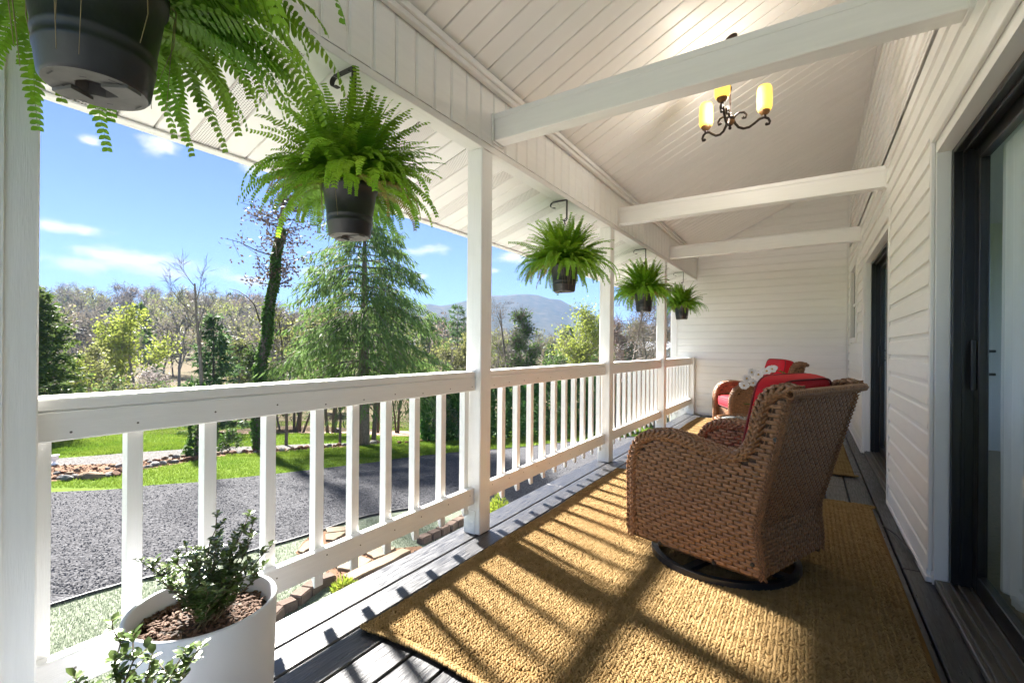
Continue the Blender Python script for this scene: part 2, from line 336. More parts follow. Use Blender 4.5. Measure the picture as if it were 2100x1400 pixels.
M['chips'] = gravel_mat('bounce_chips', 30.0, (0.29, 0.285, 0.28), (0.40, 0.39, 0.38))  # pale gravel for the two added, unseen sheets that bounce light
M['stone_bit'] = mat('gravel_stone', (0.062, 0.062, 0.067), 0.9, spec=0.05, vcol=(0.108, 0.108, 0.114), vscale=40, detail=2)
M['bark'] = mat('grey_brown_bark', (0.13, 0.10, 0.08), 0.9, vcol=(0.06, 0.045, 0.036), vscale=10, stretch=(4, 4, 1), bump=1.0, bscale=14)
M['bark_spruce'] = mat('flaky_spruce_bark', (0.20, 0.155, 0.13), 0.9, vcol=(0.085, 0.062, 0.05), vscale=9, stretch=(3, 3, 1), bump=1.0, bscale=14)
M['bark_bare'] = mat('bare_branch_bark', (0.20, 0.165, 0.14), 0.9, var=0.4, vscale=4)
M['bark_far'] = mat('far_branch_bark', (0.165, 0.145, 0.125), 0.95, var=0.3, vscale=0.3)
def leaf(name, c, c2, sc=1.2, t=0.35): return mat(name, c, 0.6, spec=0.2, vcol=c2, vscale=sc, trans=t, detail=6)
M['spruce'] = leaf('spruce_needles', (0.085, 0.15, 0.045), (0.13, 0.20, 0.055), 1.6, 0.5)
M['cedar'] = leaf('cedar_needles', (0.05, 0.09, 0.024), (0.09, 0.125, 0.03), 1.4, 0.4)
M['cedar_blue'] = leaf('blue_green_needles', (0.055, 0.11, 0.04), (0.09, 0.145, 0.05), 1.4, 0.4)
M['ivy'] = leaf('ivy_leaf', (0.05, 0.11, 0.022), (0.09, 0.15, 0.03), 3, 0.35)
M['arbor'] = leaf('arborvitae', (0.035, 0.10, 0.022), (0.06, 0.145, 0.03), 5, 0.35)
M['lime'] = leaf('spring_lime_leaf', (0.20, 0.25, 0.04), (0.27, 0.30, 0.06), 0.6, 0.5)
M['lime_dull'] = leaf('spring_olive_leaf', (0.17, 0.19, 0.06), (0.21, 0.21, 0.08), 0.6, 0.45)
M['midgreen'] = leaf('fresh_green_leaf', (0.06, 0.12, 0.03), (0.10, 0.16, 0.04), 1.0, 0.4)
M['bud'] = leaf('red_brown_bud', (0.19, 0.14, 0.10), (0.22, 0.165, 0.115), 0.8, 0.35)
M['bud_grey'] = leaf('grey_brown_twigs', (0.185, 0.165, 0.135), (0.135, 0.12, 0.10), 0.4, 0.3)
M['seed'] = leaf('dry_brown_seed', (0.14, 0.095, 0.06), (0.10, 0.07, 0.045), 2, 0.2)
M['pink'] = leaf('redbud_twigs', (0.22, 0.125, 0.095), (0.17, 0.105, 0.085), 0.8, 0.3)
M['dogwood'] = leaf('white_blossom', (0.42, 0.37, 0.35), (0.30, 0.26, 0.245), 2, 0.3)
M['yellow_shrub'] = leaf('golden_shrub', (0.28, 0.30, 0.04), (0.16, 0.24, 0.03), 14, 0.4)
M['hill'] = mat('wooded_mountain', (0.030, 0.045, 0.030), 1.0, spec=0.0, vcol=(0.13, 0.11, 0.08), vscale=0.045, detail=9)
M['woods_floor'] = mat('leaf_litter', (0.13, 0.095, 0.06), 1.0, spec=0.05, vcol=(0.09, 0.085, 0.045), vscale=0.15, detail=8)
M['bank'] = mat('red_clay_bank', (0.20, 0.10, 0.055), 0.95, vcol=(0.12, 0.08, 0.05), vscale=1.2, bump=0.8, bscale=6, detail=8)
M['house_roof'] = mat('pale_metal_roof', (0.62, 0.64, 0.68), 0.4)
M['house_wall'] = mat('pale_house_wall', (0.55, 0.52, 0.48), 0.7)
M['window_dark'] = mat('dark_window', (0.03, 0.035, 0.04), 0.15)
M['roof'] = mat('brown_shingles', (0.10, 0.08, 0.07), 0.9, var=0.4, vscale=10)

# ================================================================== PORCH
XW, Y0, YE = 0.494, -1.6, 8.30            # house wall, near end of the boards, end wall
def zc(x): return 2.66+0.468*(x+1.6)      # underside of the sloping ceiling
PITCH = 0.130

# deck
deck = tag(empty('deck_floor'), 'glossy black painted plank deck of the porch', 'deck', kind='structure')
gaps = [-1.775]+[-1.615+0.1439*k for k in range(0, 15)]+[0.56]
rb = random.Random(5)
for i in range(len(gaps)-1):
    a, b = gaps[i]+0.004, gaps[i+1]-0.004
    ends = [Y0]+sorted([rb.uniform(3.0+i % 3, 3.6+i % 3)])+[YE-0.005]
    if i == 0: ends = [Y0, 3.32, YE-0.005]
    if i == 1: ends = [Y0, 4.39, YE-0.005]
    for j in range(len(ends)-1):
        MB().box((a, ends[j]+0.0015, -0.038), (b, ends[j+1]-0.0015, rb.uniform(-0.0015, 0.0005)), 0.004).build('floor_board', M['deck'], deck)
MB().box((-1.738, Y0, -0.062), (0.64, YE-0.01, -0.052)).build('gap_shade_sheet', M['wicker_dark'], deck)  # dark sheet added below the boards, stands in for shade in the gaps
sub = MB()
for y in np.arange(Y0+0.2, YE, 0.6): sub.box((-1.74, y, -0.24), (0.55, y+0.04, -0.064))
sub.box((-1.76, Y0, -0.24), (-1.742, YE-0.01, -0.042)); sub.build('joist_frame', M['deck'], deck)

# ceiling, soffit, roof
def slope_board(name, x0, x1, zf, w, th=0.010, lip=0.006):
    """vinyl plank running up the slope from x0 to x1, with rounded long edges so every joint reads as a groove"""
    prof = [(0.0, 0.012), (0.0035, 0.002), (0.010, 0.0), (w-0.014, 0.0), (w-0.008, 0.002), (w-0.0045, 0.012)]
    V = []; F = []; n = len(prof)
    for x in (x0, x1):
        for y, dz in prof: V.append((x, y, zf(x)+dz))
    for i in range(n-1): F.append((i, i+1, n+i+1, n+i))
    V += [(x0, 0, zf(x0)+th+0.012), (x0, w-0.0045, zf(x0)+th+0.012), (x1, 0, zf(x1)+th+0.012), (x1, w-0.0045, zf(x1)+th+0.012)]
    F += [(2*n, 2*n+2, 2*n+3, 2*n+1), (0, n, 2*n+2, 2*n), (n-1, 2*n+1, 2*n+3, 2*n-1)]
    mb = MB(); mb.add(V, F); return mb
ceil = tag(empty('ceiling'), 'sloping white plank ceiling of the porch', 'ceiling', kind='structure')
cme = slope_board('ceiling_board', -1.585, XW+0.02, zc, PITCH).mesh('ceiling_board', M['vinyl_ceiling'])
ny = int((YE-Y0)/PITCH)
for k in range(ny+1):
    y = YE-0.012-PITCH*(k+1); link('ceiling_board', cme, ceil, (0, y, 0))
tr = MB()
for x, z, w, h in ((-1.590, 2.600, 0.030, 0.030), (-1.590, 2.630, 0.045, 0.034)): tr.box((x, Y0, z), (x+w, YE-0.012, z+h), 0.003)
tr.build('trim', M['trim'], ceil)
tw = MB(); tw.prism([(XW-0.030, zc(XW-0.030)-0.030), (XW-0.002, zc(XW)-0.035), (XW-0.002, zc(XW)-0.002), (XW-0.030, zc(XW-0.030)-0.003)], 1, Y0, YE-0.012); tw.build('trim', M['trim'], ceil)

SOX, SOZ = -2.42, 2.03
def zs(x): return 2.262+(x+1.70)*(2.262-SOZ)/(0.72)
soff = tag(empty('soffit'), 'white vented soffit under the porch eave', 'soffit', kind='structure')
sme = slope_board('soffit_board', SOX, -1.702, zs, PITCH).mesh('soffit_board', M['vinyl_ceiling'])
vme = slope_board('soffit_board', SOX, -1.702, zs, PITCH).mesh('vented_board', M['vented'])
for k in range(ny+1):
    y = YE-0.012-PITCH*(k+1); link('soffit_board', vme if k % 3 == 1 else sme, soff, (0, y, 0))
ft = MB(); ft.box((SOX-0.035, Y0, SOZ-0.012), (SOX-0.001, YE, SOZ+0.15), 0.004); ft.box((SOX-0.002, Y0, SOZ-0.012), (SOX+0.022, YE, SOZ-0.002), 0.002)
ft.build('fascia_trim', M['trim'], soff)
rf = MB()
rf.prism([(SOX-0.06, SOZ+0.16), (-1.65, zs(-1.65)+0.45), (0.6, zc(0.6)+0.12), (5.0, zc(5.0)+0.12), (5.0, zc(5.0)+0.22), (-1.65, zs(-1.65)+0.52), (SOX-0.06, SOZ+0.20)], 1, Y0-0.1, 12.0)
tag(rf.build('roof', M['roof']), 'shingled roof over the porch, out of sight above the ceiling', 'roof', kind='structure')

# eave beam carried by the posts
eb = tag(empty('eave_beam'), 'long white boxed beam over the porch posts with upright planks', 'beam', kind='structure')
core = MB(); core.box((-1.698, Y0, 2.250), (-1.6035, YE-0.014, 2.70)); core.build('beam_core', M['white_y'], eb)
lip = MB(); lip.box((-1.6033, Y0, 2.2475), (-1.5965, YE-0.014, 2.286), 0.003); lip.build('bottom_trim', M['trim'], eb)
pv = MB(); w = PITCH-0.0045
prof = [(0.0, 0.0), (0.0, 0.0045), (0.004, 0.0055), (0.010, 0.0095), (w-0.016, 0.0095), (w-0.010, 0.0055), (w, 0.0045), (w, 0.0)]
pv.prism([(a, b) for a, b in prof], 2, 2.288, 2.632)
pv.v = [(b, a, c) for a, b, c in pv.v]; pme = pv.mesh('upright_board', M['vinyl']); fix_normals(pme)
for k in range(ny+1):
    y = YE-0.03-PITCH*(k+1); link('upright_board', pme, eb, (-1.6034, y, 0))

# cross beams with J-trim where they meet the walls
BY = [0.27, 2.2775, 4.4459, 6.4779]
for i, y in enumerate(BY):
    lab = ['white cross beam overhead that carries the nearest fern', 'white cross beam nearest in view, passing in front of the chandelier rod', 'white cross beam in the middle, beyond the chandelier', 'white cross beam farthest in, just before the end wall'][i]
    t = tag(empty('cross_beam', (-1.6, y, 2.316)), lab, 'beam', 'cross beams under the porch ceiling')
    o = (-1.6, y, 2.316); b = MB(o); b.box((-1.589, y, 2.316), (XW-0.010, y+0.095, 2.474), 0.004); b.build('beam_core', M['white_x'], t)
    c = MB(o); c.box((-1.587, y-0.006, 2.440), (XW-0.012, y-0.0005, 2.474), 0.002); c.build('cap_strip', M['white_x'], t)
    j = MB(o)
    for x0, x1 in ((-1.5935, -1.5775), (XW-0.022, XW+0.006)):
        j.box((x0, y-0.016, 2.304), (x1, y-0.0075, 2.475), 0.002); j.box((x0, y+0.0965, 2.304), (x1, y+0.105, 2.475), 0.002); j.box((x0, y-0.0065, 2.304), (x1, y+0.0955, 2.313), 0.002)
    j.build('end_trim', M['trim'], t)

# posts
PW = 0.108; PY = [0.238, 2.187, 4.2665, 6.2664]
plab = ['white square porch post at the near end beside the nearest fern', 'white square porch post beside the swivel chair rug corner, tallest in full view', 'white square porch post behind the near chair arm', 'white square porch post by the far rug corner']
for i, y in enumerate(PY):
    t = tag(empty('porch_post', (-1.655, y+PW/2, 0)), plab[i], 'post', 'posts carrying the porch roof'); o = t.location
    b = MB(o); b.box((-1.603-PW, y, 0.001), (-1.603, y+PW, 2.2495), 0.005); b.build('shaft', M['white_z'], t)
    if i == 0: b = MB(o); b.box((-1.6028, y+0.001, 0.002), (-1.5975, y+0.046, 2.2485), 0.0015); b.build('face_board', M['white_z'], t)
    b = MB(o); b.box((-1.603-PW-0.004, y-0.004, 0.0012), (-1.603-PW*0.28, y-0.0005, 0.14), 0.001); b.build('base_board', M['white_z'], t)
t = tag(empty('rail_post', (-1.66, 8.24, 0)), 'short white half post against the end wall siding', 'post'); b = MB(t.location)
b.box((-1.70, 8.19, 0.001), (-1.61, 8.288, 0.948), 0.004); b.build('shaft', M['white_z'], t)

# railings
RF = -1.642
rail_lab = ['white wooden railing bay nearest the camera, behind the round planter', 'white wooden railing bay behind the near wicker chair', 'white wooden railing bay beside the far jute rug', 'short white railing bay running into the end wall']
bays = [(PY[0]+PW, PY[1]), (PY[1]+PW, PY[2]), (PY[2]+PW, PY[3]), (PY[3]+PW, 8.19)]
def y_on(px, X):
    k = (px-CX+0.0076*190)/FPX; return X*(-0.5376*k-0.8432)/(0.5376-0.8432*k)
near_bal = [y_on(p, -1.718) for p in (252, 409, 535, 636.7, 711.7, 780.7, 840, 895, 943)]
nail = MB(); nail.lathe([(0.0, 0.0012), (0.003, 0.001), (0.0038, -0.002)], 8, smooth=False); nail_me = nail.mesh('nail_head', M['alu'])
def baluster_mesh():
    mb = MB(); s = 0.038
    poly = [(0, 0.835), (-s, 0.835), (-s, 0.205), (-s+0.003, 0.180), (-0.021, 0.140), (-0.012, 0.116), (-0.006, 0.110), (0, 0.110)]   # rounded outer foot
    mb.prism(poly, 1, 0, s); me = mb.mesh('baluster', M['white_z']); fix_normals(me); return me
bal_me = baluster_mesh()
for i, (a, b) in enumerate(bays):
    t = tag(empty('railing', (-1.68, a, 0)), rail_lab[i], 'railing', 'railing bays along the porch'); o = t.location
    m = MB(o); m.box((-1.765, a+0.001, 0.916), (RF, b-0.001, 0.950), 0.005); m.build('top_rail', M['white_y'], t)
    m = MB(o); m.box((-1.682, a+0.001, 0.838), (RF+0.002, b-0.001, 0.9155), 0.004); m.build('apron_rail', M['white_y'], t)
    m = MB(o); m.box((-1.680, a+0.001, 0.178), (RF, b-0.001, 0.273), 0.004); m.build('bottom_rail', M['white_y'], t)
    if i == 0: ys = [a+0.004]+near_bal
    else:
        n = int(round((b-a)/0.192)); ys = [a+0.055+k*(b-a-0.055-0.045)/n for k in range(n+1)]
    for y in [a+0.06, b-0.05]+ys[1:-1]:
        for z in (0.235+random.uniform(-.012, .012), 0.866+random.uniform(-.01, .01)):
            if i < 2: link('nail_head', nail_me, t, Vector(((RF if z < 0.5 else RF+0.002), y+random.uniform(0.008, 0.03), z))-o, (0, math.pi/2, 0))
    for y in ys:
        if y+0.04 < b: link('baluster', bal_me, t, Vector((-1.6835, y, 0))-o, (0, 0, random.uniform(-0.02, 0.02)))

# house wall with siding, split round two sliding doors and a small window
D1 = (1.07, 2.907); D2 = (4.33, 6.18); HEAD = 2.06; CAS = 0.07
def siding_mesh(L, p=0.115):
    """one course of Dutch-lap siding, L long, butt at the bottom, coved top"""
    pr = [(0.0, 0.0), (0.016, 0.0), (0.0165, 0.004), (0.0115, p*0.70), (0.006, p*0.78), (0.0035, p*0.90), (0.003, p), (0.0, p)]
    mb = MB(); mb.prism([(a, b) for a, b in pr], 0, 0, L); me = mb.mesh('siding_board', M['vinyl']); fix_normals(me); return me
wall = tag(empty('house_wall'), 'white lap siding wall of the house with two sliding doors', 'wall', kind='structure')
sheet = MB()
for y0, y1, z0, z1 in ((Y0, D1[0], 0, zc(XW)+0.1), (D1[1], D2[0], 0, zc(XW)+0.1), (D2[1], 6.90, 0, zc(XW)+0.1), (7.80, YE+0.2, 0, zc(XW)+0.1), (D1[0], D1[1], HEAD, zc(XW)+0.1), (D2[0], D2[1], HEAD, zc(XW)+0.1), (6.90, 7.80, 0, 1.21), (6.90, 7.80, 2.17, zc(XW)+0.1)):
    sheet.box((XW+0.001, y0, z0-0.05), (XW+0.14, y1, z1))
sheet.build('sheathing', M['trim'], wall)
RP = 0.115; segs = {}
def wall_row(y0, y1, z):
    L = round(y1-y0, 3)
    if L not in segs: segs[L] = siding_mesh(L)
    link('siding_board', segs[L], wall, (XW, y0, z), (0, 0, math.pi/2))          # local +x runs along +Y, +y (proud side) towards the porch
nrow = int((zc(XW)-0.06)/RP)
for r in range(nrow):
    z = 0.03+r*RP
    if 2.50 < z < 2.60: pass
    if z+RP*0.5 < HEAD+CAS: spans = [(Y0, D1[0]-CAS), (D1[1]+0.035, D2[0]-CAS-0.010), (D2[1]+0.035, 8.24)]
    else: spans = [(Y0, 8.24)]
    for a, b in spans:
        if b > 6.9 and 1.17 < z+RP/2 < 2.22:
            wall_row(a, 6.86, z); wall_row(7.85, b, z)
        else: wall_row(a, b, z)
t = MB()
t.box((XW-0.020, Y0, 2.560), (XW+0.0005, 8.24, 2.575), 0.002); t.box((XW-0.020, Y0, 2.596), (XW+0.0005, 8.24, 2.606), 0.002)   # belt strip high on the wall
t.box((XW-0.024, D1[1]+0.012, 0.002), (XW+0.0005, D2[0]-CAS-0.006, 0.028), 0.003); t.box((XW-0.024, D2[1]+0.012, 0.002), (XW+0.0005, 8.24, 0.028), 0.003)
t.build('trim', M['trim'], wall)
t = MB(); t.box((XW-0.030, 8.246, 0.002), (XW+0.0005, YE-0.001, zc(XW)-0.05), 0.004); t.build('corner_trim', M['trim'], wall)

endw = tag(empty('end_wall'), 'white lap siding end wall closing the far end of the porch', 'wall', kind='structure')
MBc = MB(); MBc.box((-2.0, YE+0.001, -1.4), (1.2, YE+0.15, 4.2)); MBc.box((-2.0, YE+0.16, -1.4), (-1.86, 12, 2.4)); MBc.build('sheathing', M['trim'], endw)
for r in range(nrow+1):
    z = 0.03+r*RP; x0 = -1.905
    if z+RP > 2.24: x0 = max(-1.59, -1.6+(z+RP*0.4-2.66)/0.468)
    x1 = XW-0.036
    if x1-x0 > 0.06:
        me = siding_mesh(round(x1-x0, 3)); o = link('siding_board', me, endw, (x1, YE, z), (0, 0, math.pi))
t = MB(); t.box((-2.012, YE-0.020, -1.35), (-1.91, YE+0.0005, 2.4), 0.004); t.box((-1.604, YE-0.024, 2.235), (-1.58, YE-0.0005, 2.62), 0.003); t.build('corner_trim', M['trim'], endw)

# sliding doors
def sliding_door(y0, y1, label, curtain_label):
    t = tag(empty('sliding_door', (XW, (y0+y1)/2, 0)), label, 'sliding door', 'sliding glass doors of the house'); o = t.location
    m = MB(o); m.box((XW-0.016, y1-0.0005, 0.06), (XW+0.0, y1+0.026, HEAD+0.06), 0.003); m.box((XW-0.016, y0-0.066, 0.002), (XW+0.0, y0-0.004, HEAD+0.06), 0.003); m.box((XW-0.017, y0-0.003, HEAD+0.003), (XW+0.0, y1-0.001, HEAD+0.058), 0.003)
    m.build('casing', M['trim'], t)
    m = MB(o); m.box((XW+0.0015, y1-0.014, 0.03), (XW+0.054, y1-0.001, HEAD-0.001), 0.002); m.box((XW+0.0015, y0+0.001, 0.03), (XW+0.054, y0+0.014, HEAD-0.001), 0.002); m.box((XW+0.0015, y0+0.015, HEAD-0.015), (XW+0.054, y1-0.015, HEAD-0.001), 0.002)
    m.build('jamb', M['trim'], t)
    m = MB(o); xa, xb = XW+0.055, XW+0.165; zi = HEAD-0.016
    m.box((xa, y1-0.045, 0.035), (xb, y1-0.0145, zi), 0.002); m.box((xa, y0+0.0145, 0.035), (xb, y0+0.045, zi), 0.002); m.box((xa, y0+0.0455, zi-0.055), (xb, y1-0.0455, zi), 0.003)
    for q in (0.030, 0.070): m.box((xa+q, y1-0.052, 0.035), (xa+q+0.012, y1-0.0455, zi-0.056), 0.001); m.box((xa+q, y0+0.046, zi-0.068), (xa+q+0.012, y1-0.0525, zi-0.0555), 0.001)
    m.build('frame', M['door_black'], t)
    m = MB(o); m.box((XW+0.004, y0+0.015, 0.004), (xb, y1-0.015, 0.030), 0.003)
    for q in (0.018, 0.052, 0.078, 0.118, 0.145): m.box((XW+q, y0+0.046, 0.0295), (XW+q+0.006, y1-0.053, 0.044), 0.001)
    m.build('sill_track', M['alu'], t)
    ym = (y0+y1)/2
    for k, (a, b, x) in enumerate(((ym-0.03, y1-0.053, XW+0.125), (y0+0.046, ym+0.03, XW+0.082))):
        p = MB(o); z0, z1 = 0.046, zi-0.057; sw = 0.062
        p.box((x, a, z0), (x+0.034, a+sw, z1), 0.003); p.box((x, b-sw, z0), (x+0.034, b, z1), 0.003); p.box((x, a+sw, z0), (x+0.034, b-sw, z0+0.075), 0.003); p.box((x, a+sw, z1-0.06), (x+0.034, b-sw, z1), 0.003)
        po = p.build('door_panel', M['door_black'], t)
        g = MB(o); g.box((x+0.014, a+sw-0.004, z0+0.07), (x+0.020, b-sw+0.004, z1-0.055)); g.build('glass_pane', M['glass'], po)
        if k == 0:
            h = MB(o); h.box((x-0.018, b-sw+0.018, 0.92), (x-0.0005, b-sw+0.034, 1.14), 0.003)
            for zz in (0.985, 1.085): h.box((x+0.0345, b-sw+0.02, zz), (x+0.060, b-sw+0.034, zz+0.012), 0.002)
            h.build('handle', M['black_metal'], po)
    # sheer curtain inside
    V = []; F = []; n = 90; ya, yb = y0+0.05, y1-0.165
    for i in range(n+1):
        y = ya+(yb-ya)*i/n; x = XW+0.192+0.010*math.sin(i*0.75)+0.006*math.sin(i*2.1+1)
        for z in (0.10, 0.8, HEAD+0.05): V.append((x+0.004*math.sin(i*1.3+z*3), y, z))
    for i in range(n):
        for j in range(2): F.append((i*3+j, i*3+3+j, i*3+4+j, i*3+1+j))
    c = MB((XW+0.192, (ya+yb)/2, 0)); c.add(V, F, True); co = c.build('curtain', M['curtain'], None, (XW+0.192, (ya+yb)/2, 0)); tag(co, curtain_label, 'curtain', 'sheer curtains inside the sliding doors')
sliding_door(*D1, 'black framed sliding glass door nearest, cut off by the frame edge', 'sheer white curtain behind the nearest sliding door glass')
sliding_door(*D2, 'black framed sliding glass door beyond the stretch of bare siding', 'sheer white curtain behind the farther sliding door glass')
t = tag(empty('window', (XW, 7.35, 1.21)), 'small white framed window near the far corner of the house wall', 'window'); o = t.location
m = MB(o)
for a, b, c, d in ((6.88, 6.945, 1.19, 2.19), (7.755, 7.82, 1.19, 2.19), (6.9455, 7.7545, 1.19, 1.25), (6.9455, 7.7545, 2.13, 2.19)): m.box((XW-0.03, a, c), (XW+0.05, b, d), 0.003)
m.build('frame', M['trim'], t); m = MB(o); m.box((XW+0.012, 6.946, 1.2505), (XW+0.018, 7.754, 2.1295)); m.build('pane', M['window_dark'], t)
m = MB(o); m.box((XW+0.004, 6.946, 1.66), (XW+0.011, 7.754, 1.70), 0.001); m.build('meeting_rail', M['trim'], t)
t = tag(empty('outlet_box', (XW, 7.0, 0.40)), 'small white weatherproof outlet cover low on the far siding', 'outlet'); m = MB(t.location); m.box((XW-0.045, 6.95, 0.36), (XW-0.017, 7.03, 0.50), 0.006); m.build('cover', M['trim'], t)
m = MB(t.location); m.box((XW-0.049, 6.965, 0.375), (XW-0.0455, 7.015, 0.485), 0.001); m.build('flap', M['trim'], t)

# room behind the doors
rm = tag(empty('room'), 'carpeted room behind the sliding doors', 'room', kind='structure')
MB().box((XW+0.17, 0.2, -0.06), (4.6, 7.2, 0.0)).build('floor', M['carpet'], rm)
m = MB(); m.box((4.6, 0.2, 0), (4.7, 7.2, 0.5)); m.box((4.6, 0.2, 2.2), (4.7, 7.2, 2.6)); m.box((4.6, 3.6, 0.5), (4.7, 3.9, 2.2)); m.box((XW+0.17, 0.1, 0), (4.6, 0.2, 2.6)); m.box((XW+0.17, 7.2, 0), (4.6, 7.3, 2.6)); m.box((XW+0.17, 0.2, 2.5), (4.6, 7.2, 2.6)); m.build('room_wall', M['room'], rm)
t = tag(empty('sofa', (2.0, 2.6, 0)), 'grey sofa seen dimly through the nearest glass door', 'sofa'); o = t.location
m = MB(o); m.box((1.35, 2.1, 0.08), (2.15, 4.0, 0.42), 0.05); m.build('seat_base', M['sofa'], t); m = MB(o); m.box((1.95, 2.1, 0.43), (2.2, 4.0, 0.85), 0.06); m.build('backrest', M['sofa'], t)
for y in (2.1, 3.82): m = MB(o); m.box((1.35, y, 0.425), (1.94, y+0.18, 0.62), 0.05); m.build('arm', M['sofa'], t)

# ================================================================== FURNITURE
def lump_arrays(C, A, U, L, Wd, H, n=5):
    """many short plump strands at once: centres, axes, up vectors (N,3); length, width, height (N,)"""
    C, A, U = (np.asarray(q, float) for q in (C, A, U)); A = A/np.linalg.norm(A, axis=1)[:, None]
    Sd = np.cross(U, A); Sd /= np.linalg.norm(Sd, axis=1)[:, None]; U = np.cross(A, Sd); N = len(C)
    L, Wd, H = (np.broadcast_to(np.asarray(q, float), (N,)) for q in (L, Wd, H))
    ts = np.array([-1, -0.55, 0.55, 1.0]); rs_ = np.array([0.30, 1.0, 1.0, 0.30]); q = np.arange(n)*2*math.pi/n
    V = (C[:, None, None, :]+A[:, None, None, :]*(ts[None, :, None, None]*L[:, None, None, None]/2)
         + Sd[:, None, None, :]*(rs_[None, :, None, None]*np.cos(q)[None, None, :, None]*Wd[:, None, None, None]/2)
         + U[:, None, None, :]*(rs_[None, :, None, None]*np.sin(q)[None, None, :, None]*H[:, None, None, None]/2))
    V = V.reshape(-1, 3); F = []
    for i in range(3):
        for k in range(n): F.append((i*n+k, i*n+(k+1) % n, (i+1)*n+(k+1) % n, (i+1)*n+k))
    F = np.array(F); F = (F[None]+(np.arange(N)*4*n)[:, None, None]).reshape(-1, 4)
    return V, F

# ---- jute rugs: herringbone of twisted strands over a backing
RUGX, RUGY = 1.83, 2.82
def rug_weave():
    cw, pt = 0.0235, 0.0138; nc = int(RUGX/cw); ns = int(RUGY/pt); r = np.random.default_rng(4)
    ci, si, sd = np.meshgrid(np.arange(nc), np.arange(ns), np.array([-1, 1]), indexing='ij'); ci, si, sd = ci.ravel(), si.ravel(), sd.ravel()
    x = (ci+0.5)*cw+sd*cw*0.25+r.normal(0, 0.0012, len(ci)); y = (si+0.5)*pt+np.where(ci % 2 == 0, 0, pt*0.3)+r.normal(0, 0.0014, len(ci))
    x = x-RUGX/2; edge = np.minimum(np.minimum(x+RUGX/2, RUGX/2-x), np.minimum(y, RUGY-y))
    x += 0.006*np.sin(y*5.1)*(np.abs(x) > 0.85); y += 0.010*np.sin(x*9+1.0)*(np.minimum(y, RUGY-y) < 0.12)
    z = 0.0125+0.0022*np.sin(x*7+2*np.sin(y*3))+r.normal(0, 0.0010, len(ci))-0.003*(edge < 0.012)
    ang = np.radians(38)*sd+r.normal(0, 0.16, len(ci))
    A = np.stack([-np.sin(ang), np.cos(ang), 0.22+r.normal(0, 0.08, len(ci))], 1); U = np.tile([0, 0, 1.0], (len(ci), 1))
    return lump_arrays(np.stack([x, y, z], 1), A, U, 0.0215+r.normal(0, 0.002, len(ci)), 0.0098+r.normal(0, 0.0008, len(ci)), 0.0105, n=4)
rv, rfc = rug_weave(); rug_me = mesh_np('weave', rv, rfc, M['rug'], True)
hems = []
for yy in (0.0, RUGY):
    n = 150; x = np.linspace(-RUGX/2, RUGX/2, n); r = np.random.default_rng(int(yy*10)+1)
    for row in range(2):
        C = np.stack([x+row*0.006, yy+(0.008 if yy == 0 else -0.008)*(1-2*row)+0.010*np.sin(x*9+1.0), np.full(n, 0.010+0.004*row)+r.normal(0, 0.001, n)], 1)
        A = np.stack([np.full(n, 1.0), np.full(n, 0.8*(1-2*row)), r.normal(0, 0.15, n)], 1); hems.append(lump_arrays(C, A, np.tile([0, 0, 1.0], (n, 1)), 0.026, 0.014, 0.015))
off = 0; hv = []; hf = []
for v, f in hems: hv.append(v); hf.append(f+off); off += len(v)
hem_me = mesh_np('hem', np.concatenate(hv), np.concatenate(hf), M['rug'], True)
for x, y, lab in ((-0.535, 1.226, 'large golden jute rug under the near swivel chair, with soft stripes of sunlight'), (-0.565, 4.965, 'golden jute rug farther along the deck, under the far chair')):
    t = tag(empty('jute_rug', (x, y, 0.001)), lab, 'rug', 'jute rugs on the porch deck')
    b = MB(); b.box((-RUGX/2+0.008, 0.008, 0.0005), (RUGX/2-0.008, RUGY-0.008, 0.009), 0.002); b.build('backing', M['rug_base'], t)
    w = link('weave', rug_me, t); w['kind'] = 'stuff'; h = link('hem', hem_me, t); h['kind'] = 'stuff'

# ---- wicker swivel chairs (local: +x forward, +y to its left)
def interp(pts, v): return float(np.interp(v, [p[0] for p in pts], [p[1] for p in pts]))
TOP = [(-0.475, 0.900), (-0.44, 0.912), (-0.395, 0.905), (-0.358, 0.872), (-0.336, 0.82), (-0.320, 0.755), (-0.302, 0.69), (-0.268, 0.632), (-0.22, 0.604), (-0.15, 0.600), (-0.08, 0.612), (0.02, 0.635), (0.12, 0.648), (0.20, 0.640), (0.27, 0.610), (0.315, 0.55), (0.335, 0.47)]
def xb(z): return float(np.interp(z, [0.08, 0.13, 0.30, 0.92], [-0.325, -0.33, -0.305, -0.462]))
def xf(z): return float(np.interp(z, [0.08, 0.55, 0.66], [0.325, 0.335, 0.10]))
def ys(x, z): return 0.343-0.056*min(1, max(0, (0.33-x)/0.66))*min(1, max(0, 1-(z-0.1)/0.75))
def strips(segs, w):
    """segs: list of (P0, P1, normal): flat bulged strands"""
    P0 = np.array([s[0] for s in segs]); P1 = np.array([s[1] for s in segs]); Nn = np.array([s[2] for s in segs], float); Nn /= np.linalg.norm(Nn, axis=1)[:, None]
    D = P1-P0; side = np.cross(Nn, D); side /= np.linalg.norm(side, axis=1)[:, None]; N = len(segs); V = np.zeros((N, 5, 3, 3))
    for i, (t, h) in enumerate(((0, -0.0030), (0.10, 0.0034), (0.5, 0.0062), (0.90, 0.0034), (1, -0.0030))):
        for j, (q, hh) in enumerate(((-0.5, -0.0026), (0, 0.0), (0.5, -0.0026))): V[:, i, j] = P0+D*t+Nn*(h+hh)+side*(q*w)
    F = [(i*3+j, i*3+3+j, i*3+4+j, i*3+1+j) for i in range(4) for j in range(2)]
    return V.reshape(-1, 3), (np.array(F)[None]+(np.arange(N)*15)[:, None, None]).reshape(-1, 4)
